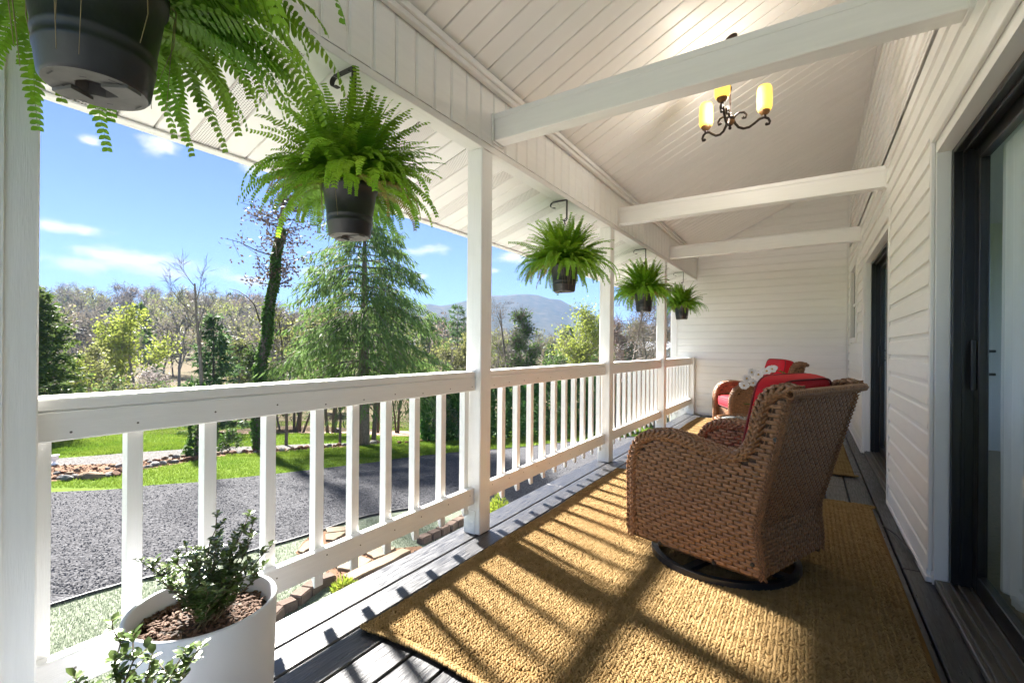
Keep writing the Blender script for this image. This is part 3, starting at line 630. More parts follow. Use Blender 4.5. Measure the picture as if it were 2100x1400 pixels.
def weave_side(sgn, inner, rng):
    segs = []; pz, L = 0.0172, 0.058
    zz = 0.105
    row = 0
    while zz < 0.90:
        a, b = xb(zz)+0.012, xf(zz)-0.020; x = a+(row % 2)*L*0.5-L*0.5
        while x < b:
            x0, x1 = max(a, x), min(b, x+L*0.97)
            if x1-x0 > 0.012 and zz < min(interp(TOP, x0), interp(TOP, x1))-0.022:
                o = -0.078 if inner else 0.0; dz = rng.normal(0, 0.0008)
                segs.append(((x0, sgn*(ys(x0, zz)+o), zz+dz), (x1, sgn*(ys(x1, zz)+o), zz+dz+rng.normal(0, 0.0008)), (0, sgn*(-1 if inner else 1), 0)))
            x += L
        zz += pz; row += 1
    return segs
def weave_back(rng, front=False):
    segs = []; pz, L = 0.0178, 0.044; zz = 0.108; row = 0
    while zz < 0.885:
        y1m = ys(xb(zz), zz)-0.006; y = -y1m+(row % 2)*L*0.5-L*0.5
        while y < y1m:
            a, b = max(-y1m, y), min(y1m, y+L*0.95)
            if b-a > 0.010:
                x = xb(zz)+(0.055 if front else 0); dz = rng.normal(0, 0.0008); segs.append(((x, a, zz+dz), (x, b, zz+dz), ((1 if front else -1), 0, 0.25 if front else (-0.25 if zz > 0.30 else 0.14))))
            y += L
        zz += pz; row += 1
    return segs
def weave_front(rng):
    segs = []; pz, L = 0.0172, 0.044; zz = 0.10; row = 0
    while zz < 0.335:
        y = -0.30+(row % 2)*L*0.5
        while y < 0.29: segs.append(((0.300, y, zz), (0.300, min(0.295, y+L*0.95), zz), (1, 0, 0))); y += L
        zz += pz; row += 1
    return segs
def braid(path, r, step=0.028):
    """plaited edge: two rows of slanted strands laid over a core along a path"""
    P = [Vector(p) for p in path]; seg = [0]
    for i in range(1, len(P)): seg.append(seg[-1]+(P[i]-P[i-1]).length)
    C = []; A = []; U = []; n = int(seg[-1]/step)
    for i in range(n):
        s = (i+0.5)*step; k = max(j for j in range(len(seg)-1) if seg[j] <= s); f = (s-seg[k])/(seg[k+1]-seg[k]); p = P[k].lerp(P[k+1], f)
        t0 = (P[min(k+1, len(P)-1)]-P[max(k-1, 0)]).normalized(); t1 = (P[min(k+2, len(P)-1)]-P[k]).normalized(); t = t0.lerp(t1, f).normalized()
        lat = Vector((0, 1, 0)); lat = (lat-t*lat.dot(t)).normalized(); nn = t.cross(lat)
        for j in range(6):
            q = j*math.pi/3+(0.5 if i % 2 else 0)*0; d = lat*math.cos(q)+nn*math.sin(q); e = t.cross(d); sg = 1 if j % 2 else -1
            C.append(p+d*r*0.80); A.append(t*0.8+e*sg*0.62+d*0.10); U.append(d)
    return lump_arrays(np.array(C), np.array(A), np.array(U), step*2.7, r*0.80, r*0.55, n=5)
def merge(parts):
    V = []; F = []; o = 0
    for v, f in parts: V.append(v); F.append(f+o); o += len(v)
    return np.concatenate(V), np.concatenate(F)
def superq(a, b, c, e1, e2, n=40, m=20, crease=None):
    V = []; F = []
    sp = lambda v, e: math.copysign(abs(v)**e, v)
    for i in range(m+1):
        p = -math.pi/2+math.pi*i/m
        for k in range(n):
            t = 2*math.pi*k/n; x = a*sp(math.cos(p), e1)*sp(math.cos(t), e2); y = b*sp(math.cos(p), e1)*sp(math.sin(t), e2); z = c*sp(math.sin(p), e1)
            if crease: z += crease(x, y)*math.sin(p)
            V.append((x, y, z))
    for i in range(m):
        for k in range(n): F.append((i*n+k, i*n+(k+1) % n, (i+1)*n+(k+1) % n, (i+1)*n+k))
    return V, F
def outline(a, b, e2, n=48): 
    sp = lambda v, e: math.copysign(abs(v)**e, v)
    return [(a*sp(math.cos(2*math.pi*k/n), e2), b*sp(math.sin(2*math.pi*k/n), e2)) for k in range(n+1)]
rngc = np.random.default_rng(21)
chair_me = {}
side_top = [(x, z) for x, z in TOP]
path_edge = [(0.330, 0.10), (0.333, 0.25), (0.336, 0.40)]+[(x, z) for x, z in TOP[::-1]]
for sgn, nm in ((1, 'left'), (-1, 'right')):
    chair_me['side_'+nm] = mesh_np('side_panel', *strips(weave_side(sgn, False, rngc)+weave_side(sgn, True, rngc), 0.0160), M['wicker'])
    eds = [braid([(x, sgn*(ys(x, z)-o), z) for x, z in path_edge], 0.0265) for o in (0.008, 0.062)]
    chair_me['arm_'+nm] = mesh_np('arm_braid', *merge(eds), M['wicker'], True)
    mb = MB(); poly = [(0.330, 0.095)]+[(max(x, xb(z)+0.016), z-0.016) for x, z in TOP[::-1]]+[(xb(0.6)+0.01, 0.6), (xb(0.30)+0.01, 0.30), (xb(0.095)+0.01, 0.095)]
    n = len(poly)
    for o in (0.010, 0.068): mb.add([(x, sgn*(ys(x, z)-o), z) for x, z in poly], [tuple(range(n))])
    mb.add([(x, sgn*(ys(x, z)-o), z) for o in (0.010, 0.068) for x, z in poly], [(i, (i+1) % n, n+(i+1) % n, n+i) for i in range(n)])
    mb.tube([(0.33, sgn*(ys(0.33, 0.09)-0.02), 0.095), (-0.325, sgn*(ys(-0.325, 0.09)-0.02), 0.095)], 0.016, 8)
    chair_me['core_'+nm] = mb.mesh('side_core', M['wicker_dark'])
chair_me['back'] = mesh_np('back_panel', *strips(weave_back(rngc)+weave_back(rngc, True), 0.0180), M['wicker'])
chair_me['front'] = mesh_np('front_panel', *strips(weave_front(rngc), 0.0160), M['wicker'])
mb = MB()
zz = np.linspace(0.09, 0.90, 10)
for o in (0.008, 0.048): mb.add([(xb(z)+o, s_*(ys(xb(z), z)-0.01), z) for z in zz for s_ in (-1, 1)], [(2*i, 2*i+1, 2*i+3, 2*i+2) for i in range(9)])
mb.box((-0.30, -0.29, 0.325), (0.296, 0.29, 0.345)); mb.box((0.285, -0.295, 0.09), (0.297, 0.295, 0.33)); mb.box((-0.315, -0.28, 0.09), (-0.29, 0.28, 0.115))
chair_me['core'] = mb.mesh('inner_core', M['wicker_dark'])
bt = [braid([(xb(0.9)-0.018+0.0*abs(y), y, 0.905+0.006*math.cos(y*4)) for y in np.linspace(-0.375, 0.375, 13)], 0.024)] if False else None
C = []; A = []; U = []
for i, y in enumerate(np.linspace(-0.372, 0.372, 46)):                                       # wrapped roll along the top of the back
    for j in range(7):
        q = 2*math.pi*j/7; d = Vector((math.cos(q), 0, math.sin(q))); e = Vector((-math.sin(q), 0, math.cos(q)))
        C.append(Vector((xb(0.9)-0.016, y, 0.900))+d*0.0145); A.append(Vector((0, 1, 0))*0.75+e*0.9); U.append(d)
rollv = lump_arrays(np.array(C), np.array(A), np.array(U), 0.030, 0.0125, 0.009)
chair_me['roll'] = mesh_np('top_roll', *rollv, M['wicker'], True)
corner = braid([(xb(z)-0.001, s_*(ys(xb(z), z)-0.004), z) for s_ in (1,) for z in np.linspace(0.10, 0.88, 12)], 0.009, 0.02); corner2 = (corner[0]*np.array([1, -1, 1]), corner[1])
chair_me['corner'] = mesh_np('corner_wrap', *merge([corner, corner2]), M['wicker'], True)
sc = superq(0.315, 0.285, 0.075, 0.42, 0.22); mb = MB(); mb.add(*sc, True)
chair_me['seat'] = mb.mesh('seat_cushion', M['red'])
mb = MB()
for z in (-0.052, 0.052): mb.tube([(x, y, z) for x, y in outline(0.312, 0.282, 0.24)], 0.0045, 6, cap=False)
chair_me['seat_pipe'] = mb.mesh('piping', M['red_dark'])
crease = lambda x, y: -0.018*math.exp(-(x/0.02)**2)-0.012*math.exp(-((y-0.02)/0.02)**2)+0.008*math.sin(x*26+y*9)
sc = superq(0.275, 0.278, 0.076, 0.5, 0.26, 48, 22, crease); mb = MB(); mb.add(*sc, True)
chair_me['back_c'] = mb.mesh('back_cushion', M['red'])
mb = MB()
for z in (-0.047, 0.047): mb.tube([(x, y, z) for x, y in outline(0.268, 0.271, 0.27)], 0.0045, 6, cap=False)
chair_me['back_pipe'] = mb.mesh('piping', M['red_dark'])
mb = MB(); mb.lathe([(0.325, 0.0), (0.355, 0.0), (0.355, 0.030), (0.325, 0.030), (0.325, 0.0)], 56, smooth=False)
mb.box((-0.33, -0.022, 0.004), (0.33, 0.022, 0.026)); mb.box((-0.022, -0.33, 0.003), (0.022, -0.023, 0.025)); mb.box((-0.022, 0.023, 0.003), (0.022, 0.33, 0.025))
mb.lathe([(0.045, 0.026), (0.045, 0.10)], 20); mb.lathe([(0.03, 0.10), (0.09, 0.105), (0.09, 0.12), (0.0, 0.12)], 20)
mb.box((-0.27, -0.20, 0.121), (0.27, -0.16, 0.150)); mb.box((-0.27, 0.16, 0.121), (0.27, 0.20, 0.150))
chair_me['base'] = mb.mesh('swivel_base', M['black_metal'])
def bolt_mesh():
    mb = MB(); mb.lathe([(0.0, 0.006), (0.008, 0.006), (0.0095, 0.002), (0.0095, -0.004)], 12, smooth=False); return mb.mesh('bolt', M['black_metal'])
chair_me['bolt'] = bolt_mesh()
def make_chair(loc, rz, label, lean=0.0):
    t = tag(empty('wicker_armchair', loc, rz), label, 'armchair', 'wicker swivel armchairs on the porch')
    link('swivel_base', chair_me['base'], t, (0.02, 0, 0))
    for nm in ('left', 'right'):
        s_ = link('side_panel', chair_me['side_'+nm], t); s_['kind'] = 'stuff'; c = link('side_core', chair_me['core_'+nm], t)
        a = link('arm_braid', chair_me['arm_'+nm], t); a['kind'] = 'stuff'
    for nm in ('back', 'front'): o = link(nm+'_panel', chair_me[nm], t); o['kind'] = 'stuff'
    link('inner_core', chair_me['core'], t); o = link('top_roll', chair_me['roll'], t); o['kind'] = 'stuff'; o = link('corner_wrap', chair_me['corner'], t); o['kind'] = 'stuff'
    c = link('seat_cushion', chair_me['seat'], t, (0.015, 0, 0.418)); link('piping', chair_me['seat_pipe'], c)
    c = link('back_cushion', chair_me['back_c'], t, (-0.283, 0, 0.690), (0, math.radians(-102), 0)); link('piping', chair_me['back_pipe'], c)
    for sgn in (1, -1):
        for x, z in ((-0.40, 0.71), (-0.29, 0.15), (0.16, 0.095), (-0.12, 0.095)):
            link('bolt', chair_me['bolt'], t, (x, sgn*(ys(x, z)+0.004), z), (-sgn*math.pi/2, 0, 0))
    return t
make_chair((-0.355, 2.645, 0.0145), math.atan2(0.378, -0.926), 'brown wicker swivel armchair nearest, its back to us and red cushion rising above')
make_chair((-0.60, 6.50, 0.0145), math.atan2(-0.43, -0.90), 'brown wicker armchair facing us at the far end, with its red seat showing')

# ---- round wicker side table and the orchid on it
t = tag(empty('side_table', (-0.45, 4.60, 0.0145)), 'round wicker side table with a glass top between the two chairs', 'side table')
br = braid([(0.25*math.cos(q), 0.25*math.sin(q), 0.448) for q in np.linspace(0, 2*math.pi, 37)], 0.018); o = link('rim_braid', mesh_np('rim_braid', *br, M['wicker'], True), t); o['kind'] = 'stuff'
sg = []
for r_ in range(9):
    for k in range(36):
        q0 = 2*math.pi*(k+(r_ % 2)*0.5)/36; q1 = q0+2*math.pi/36*0.95; z = 0.33+r_*0.0125; sg.append(((0.245*math.cos(q0), 0.245*math.sin(q0), z), (0.245*math.cos(q1), 0.245*math.sin(q1), z), (math.cos((q0+q1)/2), math.sin((q0+q1)/2), 0)))
o = link('apron_weave', mesh_np('apron_weave', *strips(sg, 0.0115), M['wicker']), t); o['kind'] = 'stuff'
mb = MB(); mb.lathe([(0.238, 0.325), (0.238, 0.445), (0.0, 0.445)], 40); mb.build('apron', M['wicker_dark'], t)
mb = MB(); mb.lathe([(0.0, 0.449), (0.228, 0.449), (0.232, 0.453), (0.228, 0.457), (0.0, 0.457)], 48); mb.build('glass_top', mat('frosted_table_glass', (0.55, 0.60, 0.60), 0.08, spec=0.7), t)
for k in range(4):
    q = math.pi/4+k*math.pi/2; mb = MB(); mb.tube([(0.20*math.cos(q), 0.20*math.sin(q), 0.34), (0.22*math.cos(q), 0.22*math.sin(q), 0.15), (0.235*math.cos(q), 0.235*math.sin(q), 0.0)], [0.018, 0.016, 0.018], 10); mb.build('leg', M['wicker'], t)
t = tag(empty('orchid_plant', (-0.325, 4.655, 0.4725)), 'white moth orchid in bloom on the side table between the chairs', 'orchid')
mb = MB(); mb.lathe([(0.0, 0.0), (0.045, 0.0), (0.058, 0.10), (0.062, 0.105), (0.056, 0.105), (0.05, 0.09), (0.0, 0.09)], 28); mb.build('flower_pot', M['planter'], t)
stem = [[(0, 0, 0.09), (0.01, -0.02, 0.22), (-0.02, -0.04, 0.34), (-0.08, -0.06, 0.42), (-0.14, -0.07, 0.38)], [(0, 0, 0.09), (0.0, 0.02, 0.24), (0.03, 0.0, 0.38), (0.09, -0.03, 0.44), (0.17, -0.05, 0.41)]]
for s_ in stem: mb = MB(); mb.tube(s_, 0.0035, 6); mb.build('stem', M['fern_stem'], t)
def petal_mesh(nm, L, Wd, m):
    mb = MB(); V = []; n = 6
    for i in range(n+1):
        u = i/n; w = Wd*math.sin(math.pi*min(1, u*0.92+0.08))**0.7; V += [(L*u, -w/2, 0.012*math.sin(u*3)-0.004), (L*u, 0, 0.012*math.sin(u*3)+0.003), (L*u, w/2, 0.012*math.sin(u*3)-0.004)]
    F = [(i*3+j, i*3+3+j, i*3+4+j, i*3+1+j) for i in range(n) for j in range(2)]; mb.add(V, F, True); return mb.mesh(nm, m)
pm = petal_mesh('petal', 0.042, 0.045, M['orchid']); lipm = MB(); lipm.ball((0.0, 0, 0.010), (0.009, 0.007, 0.010), 8, 6); lipme = lipm.mesh('lip', M['orchid_lip'])
fpos = [(-0.14, -0.08, 0.36), (-0.10, -0.09, 0.42), (-0.155, -0.07, 0.30), (-0.04, -0.08, 0.40), (0.02, -0.07, 0.43), (-0.02, -0.10, 0.34), (-0.09, -0.10, 0.33), (0.06, -0.06, 0.45)]
for i, p in enumerate(fpos):
    f = link('flower', lipme, t, p, (math.radians(75+random.uniform(-18, 18)), random.uniform(-0.3, 0.3), math.radians(20+random.uniform(-35, 35))))
    for k in range(5): link('petal', pm, f, (0, 0, 0), (0, -0.12, 2*math.pi*k/5+math.pi/2), 0.9+0.25*(k in (1, 4)))
for i in range(4): mb = MB(); mb.ball((0.12+i*0.016, -0.045-0.003*i, 0.435-i*0.008), (0.007, 0.006, 0.009), 8, 6); mb.build('bud', M['lime'], t)
for k in range(4):
    q = k*1.7; lf = petal_mesh('leaf', 0.17, 0.055, M['arbor']); link('leaf', lf, t, (0, 0, 0.095), (0, -0.25, q))

# ---- hooks and hanging ferns
def hook(y, label, x=-1.60):
    t = tag(empty('plant_hook', (x, y, 2.2475)), label, 'plant hook', 'black plant hooks on the eave beam')
    m = MB()                                                                        # flat bar under the beam
    m.box((-0.118, -0.012, -0.0055), (0.004, 0.012, -0.0008), 0.001); m.box((0.0005, -0.012, -0.150), (0.0055, 0.012, -0.001), 0.001)
    arc = [(-0.118+0.022*math.cos(q)-0.0, 0.022*math.sin(q)-0.0275) for q in np.linspace(math.pi/2, math.pi*1.5, 9)]
    for (a, b), (c, d) in zip(arc, arc[1:]): m.add([(a, -0.012, b), (a, 0.012, b), (c, 0.012, d), (c, -0.012, d), (a, -0.012, b+0.004*0), (a, 0.012, b), (c, 0.012, d), (c, -0.012, d)], [(0, 1, 2, 3)])
    m.box((-0.118, -0.012, -0.052), (-0.098, 0.012, -0.048), 0.001)
    cv = [(0.003+0.016*math.cos(q)-0.016, 0.016*math.sin(q)-0.150) for q in np.linspace(0, -math.pi*1.05, 9)]
    m.tube([(a, 0, b) for a, b in cv], 0.004, 6); m.build('bracket', M['black_metal'], t)
    m = MB()
    for xx in (-0.03, -0.085): m.lathe([(0.0045, -0.0055), (0.0045, -0.008), (0.0, -0.0085)], 8, (xx, 0, 0))
    m.build('screw_head', M['black_metal'], t)
    return t
def frond_mesh(L, e0, e1, seed, npin=28, wmax=0.056, dry=False):
    r = random.Random(seed); n = 18; P = []; ang = e0; p = Vector((0, 0, 0)); T = []; side = 0.0; sw = r.uniform(-0.5, 0.5)
    for i in range(n+1):
        u = i/n; a = e0+(e1-e0)*(u**1.25); T.append(Vector((math.cos(a)*math.cos(sw*u), math.cos(a)*math.sin(sw*u), math.sin(a)))); P.append(p.copy()); p = p+T[-1]*(L/n)
    V = []; F = []
    def at(u):
        k = min(int(u*n), n-1); f = u*n-k; return P[k].lerp(P[k+1], f), T[k].lerp(T[k+1], f).normalized()
    tw = r.uniform(-0.5, 0.5)
    for i in range(n):                                                            # rachis: thin three-sided stalk
        w = 0.0016*(1-0.7*i/n); a, b = P[i], P[i+1]; s_ = Vector((-T[i].y, T[i].x, 0)); s_ = s_.normalized() if s_.length > 1e-4 else Vector((0, 1, 0)); o = len(V)
        V += [a-s_*w, a+s_*w, b+s_*w, b-s_*w]; F.append((o, o+1, o+2, o+3))
    for i in range(npin):
        u = 0.07+0.93*(i+0.5)/npin; p, t = at(u); s_ = Vector((-t.y, t.x, 0)); s_ = s_.normalized() if s_.length > 1e-3 else Vector((0, 1, 0)); s_ = (s_*math.cos(tw*u)+t.cross(s_)*math.sin(tw*u)).normalized(); nn = t.cross(s_)
        if nn.z < 0 and abs(t.z) < 0.8: nn = -nn
        wl_ = wmax*min(1, 0.35+u*3.2)*max(0.10, (1-u))**0.62*r.uniform(0.86, 1.1); h = L*0.93/npin*0.37
        for sg_ in (-1, 1):
            d = (s_*sg_*0.95+t*0.30-nn*r.uniform(0.05, 0.35)).normalized(); tt = (t-d*t.dot(d)).normalized()*h; k = r.uniform(-0.25, 0.25); tt = tt+nn*h*k; o = len(V)
            mid = p+d*wl_*0.5-nn*wl_*0.02
            V += [p+tt*0.75, p-tt*0.75, mid+tt*1.05, mid-tt*1.05, p+d*wl_*0.85+tt*0.55-nn*wl_*0.08+t*0.002, p+d*wl_*0.85-tt*0.75-nn*wl_*0.08+t*0.002, p+d*wl_-nn*wl_*0.13+t*0.004]
            F += [(o, o+1, o+3, o+2), (o+2, o+3, o+5, o+4), (o+4, o+5, o+6)]
    me = bpy.data.meshes.new('frond'); me.from_pydata(V, [], F); me.materials.append(M['fern_dry'] if dry else M['fern']); me.update(); return me
FR = {'up': [frond_mesh(0.43*s, math.radians(a), math.radians(b), i) for i, (s, a, b) in enumerate(((1, 86, 55), (1.05, 80, 30), (0.9, 78, 52), (1.1, 74, 10), (0.8, 88, 70), (1.0, 70, 5)))],
      'out': [frond_mesh(0.375*s, math.radians(a), math.radians(b), 20+i) for i, (s, a, b) in enumerate(((1, 60, -25), (1.05, 50, -30), (0.95, 42, -20), (1.0, 55, -55), (0.9, 35, -30), (1.1, 48, -10)))],
      'down': [frond_mesh(0.40*s, math.radians(a), math.radians(b), 40+i) for i, (s, a, b) in enumerate(((1, 30, -75), (1.05, 20, -85), (0.9, 40, -80), (1.1, 10, -78), (0.85, 28, -60), (1.15, 35, -88)))]}
FR['dry'] = [frond_mesh(0.34*s, math.radians(a), math.radians(b), 60+i, dry=True) for i, (s, a, b) in enumerate(((1, 20, -86), (0.8, 35, -80), (1.1, 5, -88)))]
def fern_fill():
    r = random.Random(99); V = []; F = []; o = 0
    data = {k: [(np.array([v.co for v in me.vertices]), [tuple(p.vertices) for p in me.polygons]) for me in FR[k]] for k in ('up', 'out', 'down')}
    for i in range(190):
        u = (i+0.5)/190; kind = 'up' if u < 0.40 else 'out' if u < 0.72 else 'down'; q = i*2.39996+r.uniform(-.5, .5); rad = {'up': r.uniform(0, 0.07), 'out': r.uniform(0.0, 0.085), 'down': r.uniform(0.04, 0.105)}[kind]
        v, f = r.choice(data[kind]); R_ = np.array(Matrix.Rotation(q+r.uniform(-.3, .3), 3, 'Z') @ Matrix.Rotation(r.uniform(-.2, .2), 3, 'Y')); V.append((v*r.uniform(0.45, 0.86)) @ R_.T+np.array([rad*math.cos(q), rad*math.sin(q), 0.205])); F += [tuple(k+o for k in p) for p in f]; o += len(v)
    me = bpy.data.meshes.new('undergrowth'); me.from_pydata(np.concatenate(V).tolist(), [], F); me.materials.append(M['fern']); me.update(); return me
FILL = fern_fill()
def make_fern(x, y, z, label, seed, n, sc=1.0, hang=2.10, runners=10, pot_rz=0.0, dry=0.10):
    r = random.Random(seed); t = tag(empty('hanging_fern', (x, y, z), pot_rz), label, 'hanging fern', 'ferns hanging along the porch')
    m = MB(); m.lathe([(0.078, 0.0), (0.083, 0.006), (0.0885, 0.050), (0.0900, 0.052), (0.0905, 0.060), (0.0890, 0.063), (0.0905, 0.075), (0.092, 0.077), (0.0925, 0.085), (0.091, 0.088), (0.1055, 0.185), (0.110, 0.187), (0.112, 0.215), (0.108, 0.216), (0.103, 0.19), (0.10, 0.188)], 44)
    m.build('pot', M['pot'], t)
    m = MB()                                                                        # dished base with octagonal hole rim, ribs and slots
    oct_ = [(0.034*math.cos(math.pi/8+k*math.pi/4), 0.034*math.sin(math.pi/8+k*math.pi/4)) for k in range(8)]; n8 = 48; V = [(0.078*math.cos(2*math.pi*k/n8), 0.078*math.sin(2*math.pi*k/n8), 0.0) for k in range(n8)]; V += [(a, b, 0.003) for a, b in oct_]; V += [(a*0.9, b*0.9, 0.025) for a, b in oct_]
    F = [];
    for k in range(n8):
        j = int(((k/n8*8)-0.5) % 8+1e-9) % 8; j2 = int((((k+1)/n8*8)-0.5) % 8+1e-9) % 8; F.append((k, (k+1) % n8, n8+j2, n8+j) if j != j2 else (k, (k+1) % n8, n8+j))
    F += [(n8+k, n8+(k+1) % 8, n8+8+(k+1) % 8, n8+8+k) for k in range(8)]+[tuple(n8+8+k for k in range(8))]
    m.add(V, F)
    m.prism([(0.030, -0.022), (0.076, -0.015), (0.076, 0.015), (0.030, 0.022)], 2, -0.006, 0.0005); m.prism([(-0.030, -0.022), (-0.076, -0.015), (-0.076, 0.015), (-0.030, 0.022)], 2, -0.006, 0.0005)
    m.build('pot_base', M['pot_base'], t)
    m = MB()
    for k in range(8):
        q = 2*math.pi*(k+0.5)/8; c, s_ = math.cos(q), math.sin(q); rr = 0.068 if k % 2 else 0.050; l = 0.011 if k % 2 else 0.005
        m.add([(rr*c-l*s_*0-s_*l-c*0.0016, rr*s_+c*l-s_*0.0016, -0.0012), (rr*c+s_*l-c*0.0016, rr*s_-c*l-s_*0.0016, -0.0012), (rr*c+s_*l+c*0.0016, rr*s_-c*l+s_*0.0016, -0.0012), (rr*c-s_*l+c*0.0016, rr*s_+c*l+s_*0.0016, -0.0012)], [(0, 1, 2, 3)])
    m.build('drain_slot', M['edging'], t)
    m = MB(); m.lathe([(0.10, 0.192), (0.06, 0.205), (0.0, 0.212)], 28); m.build('soil', M['soil'], t)
    m = MB(); top = hang-z
    for k in range(3):
        q = k*2*math.pi/3+0.4; m.tube([(0.108*math.cos(q), 0.108*math.sin(q), 0.20), (0.05*math.cos(q), 0.05*math.sin(q), 0.20+(top-0.20)*0.6), (0.003*math.cos(q), 0.003*math.sin(q), top-0.02)], 0.0022, 6)
    m.tube([(0, 0, top-0.025), (0, 0, top+0.005), (0.012, 0, top+0.014)], 0.004, 6); m.build('hanger', M['pot'], t)
    for i in range(n):
        u = (i+0.5)/n; kind = 'up' if u < 0.36 else 'out' if u < 0.66 else 'down' if r.random() > dry else 'dry'
        q = i*2.39996+r.uniform(-0.3, 0.3); rad = {'up': r.uniform(0, 0.06), 'out': r.uniform(0.02, 0.085), 'down': r.uniform(0.06, 0.11), 'dry': r.uniform(0.08, 0.11)}[kind]
        s_ = sc*r.uniform(0.60, 1.02)*(0.92 if kind == 'down' else 1.0)
        link('frond', r.choice(FR[kind]), t, (rad*math.cos(q), rad*math.sin(q), 0.205), (r.uniform(-0.15, 0.15), r.uniform(-0.1, 0.1), q+r.uniform(-0.25, 0.25)), s_)
    o = link('undergrowth', FILL, t, (0, 0, 0), (0, 0, r.uniform(0, 6.28)), sc); o['kind'] = 'stuff'
    for i in range(runners):
        q = r.uniform(0, 6.28); a = [Vector((0.10*math.cos(q), 0.10*math.sin(q), 0.21)), Vector((0.122*math.cos(q), 0.122*math.sin(q), 0.20)), Vector((0.118*math.cos(q+0.05), 0.118*math.sin(q+0.05), 0.13)), Vector((0.105*math.cos(q+r.uniform(-.2, .2)), 0.105*math.sin(q), r.uniform(0.0, 0.08)))]
        m = MB(); m.tube(a, [0.0012, 0.0012, 0.001, 0.0006], 4); m.build('dry_runner', M['runner'], t)
    return t
hook(1.277, 'black plant hook holding the fern in front of the tall spruce'); hook(3.297, 'black plant hook between the two posts in mid view'); hook(5.385, 'black plant hook over the second fern from the end wall'); hook(7.298, 'black plant hook over the smallest fern by the end wall')
t = tag(empty('plant_hook', (-1.15, 0.325, 2.3155)), 'black plant hook under the overhead cross beam, above the cropped fern', 'plant hook', 'black plant hooks on the eave beam'); m = MB(); m.box((-0.012, -0.04, -0.006), (0.012, 0.04, -0.0008), 0.001); m.tube([(0, 0, -0.006), (0, 0, -0.17), (0.015, 0, -0.19), (0.03, 0, -0.175)], 0.004, 6); m.build('bracket', M['black_metal'], t)
make_fern(-1.15, 0.325, 1.575, 'large fern cropped by the top left corner, pot underside in view', 1, 290, 1.12, 2.13, 14, 0.5, 0.03)
make_fern(-1.615, 1.277, 1.545, 'big bushy fern in a black pot in front of the tall spruce', 2, 299, 1.0, 2.09)
make_fern(-1.615, 3.297, 1.530, 'fern in a black pot seen against the blue mountain', 3, 299, 1.02, 2.09)
make_fern(-1.615, 5.385, 1.520, 'dense drooping fern beside the third post', 4, 280, 1.02, 2.09)
make_fern(-1.615, 7.298, 1.540, 'smallest looking fern, hanging nearest the end wall', 5, 220, 0.9, 2.09)

# ---- chandelier
HX, HY, HZ = -0.461, 3.46, 2.640
t = tag(empty('chandelier', (HX, HY, HZ)), 'dark iron chandelier with three lit amber glass shades', 'chandelier')
m = MB(); ctop = zc(HX)-HZ-0.003; m.lathe([(0.0, -0.062), (0.008, -0.060), (0.011, -0.050), (0.006, -0.040), (0.014, -0.034)], 16); m.lathe([(0.020, 0.0), (0.030, 0.006), (0.030, 0.020), (0.020, 0.026), (0.010, 0.030), (0.014, 0.040), (0.012, 0.046), (0.0055, 0.052)], 20)
m.lathe([(0.0055, 0.05), (0.0055, 0.20), (0.010, 0.205), (0.010, 0.225), (0.0055, 0.23), (0.0055, ctop-0.02)], 12); m.build('rod', M['bronze'], t)
m = MB(); m.lathe([(0.014, -0.034), (0.024, -0.024), (0.029, -0.008), (0.024, 0.001)], 20); m.build('hub', M['gold_cup'], t)
m = MB(); m.lathe([(0.0, -0.012), (0.02, -0.012), (0.042, -0.007), (0.046, 0.0)], 28, (0, 0, 0)); co = m.build('canopy', M['bronze'], t, (0, 0, ctop)); co.rotation_euler = (0, -math.atan(0.468), 0)
base_ang = math.atan2(RY, RX)
for k, a in enumerate((-6, 110, 233)):
    q = base_ang+math.radians(a)
    e = empty('arm', (0, 0, 0), q, t); bpy.data.objects.remove(e)
    pr = [(0.024, 0.004), (0.034, -0.022), (0.056, -0.048), (0.088, -0.058), (0.125, -0.050), (0.160, -0.024), (0.190, 0.002), (0.222, 0.012), (0.246, 0.004), (0.257, -0.016), (0.252, -0.034), (0.238, -0.036)]
    m = MB(); m.tube([(r_, 0, z) for r_, z in pr], [0.0085]*9+[0.008, 0.0075, 0.009], 8); m.ball((0.236, 0, -0.034), 0.0105, 8, 6)
    up = [(0.022, 0.012), (0.036, 0.034), (0.060, 0.052), (0.090, 0.052), (0.106, 0.034), (0.100, 0.014), (0.086, 0.014)]
    m.tube([(r_, 0, z) for r_, z in up], [0.0075]*5+[0.007, 0.0085], 8); m.ball((0.084, 0, 0.016), 0.010, 8, 6)
    m.lathe([(0.010, 0.012), (0.012, 0.022), (0.009, 0.030)], 12, (0.222, 0, 0)); m.build('arm', M['bronze'], t).rotation_euler = (0, 0, q)
    m = MB(); m.lathe([(0.008, 0.026), (0.024, 0.034), (0.034, 0.048), (0.037, 0.062), (0.034, 0.062), (0.0, 0.050)], 36, (0.222, 0, 0), flute=14, depth=0.12); m.build('cup', M['gold_cup'], t).rotation_euler = (0, 0, q)
    m = MB(); m.lathe([(0.028, 0.055), (0.041, 0.060), (0.0465, 0.080), (0.0475, 0.14), (0.0445, 0.205), (0.036, 0.222), (0.033, 0.220), (0.0415, 0.203), (0.0445, 0.14), (0.0435, 0.082)], 32, (0.222, 0, 0)); sh = m.build('lamp_shade', M['shade'], t); sh.rotation_euler = (0, 0, q)
ld = bpy.data.lights.new('bulb_light', 'POINT'); ld.energy = 1.6; ld.color = (1.0, 0.92, 0.82); ld.shadow_soft_size = 0.06
lo = bpy.data.objects.new('bulb_light', ld); COL.objects.link(lo); lo.parent = t; lo.location = (0.0, 0.0, 0.11)

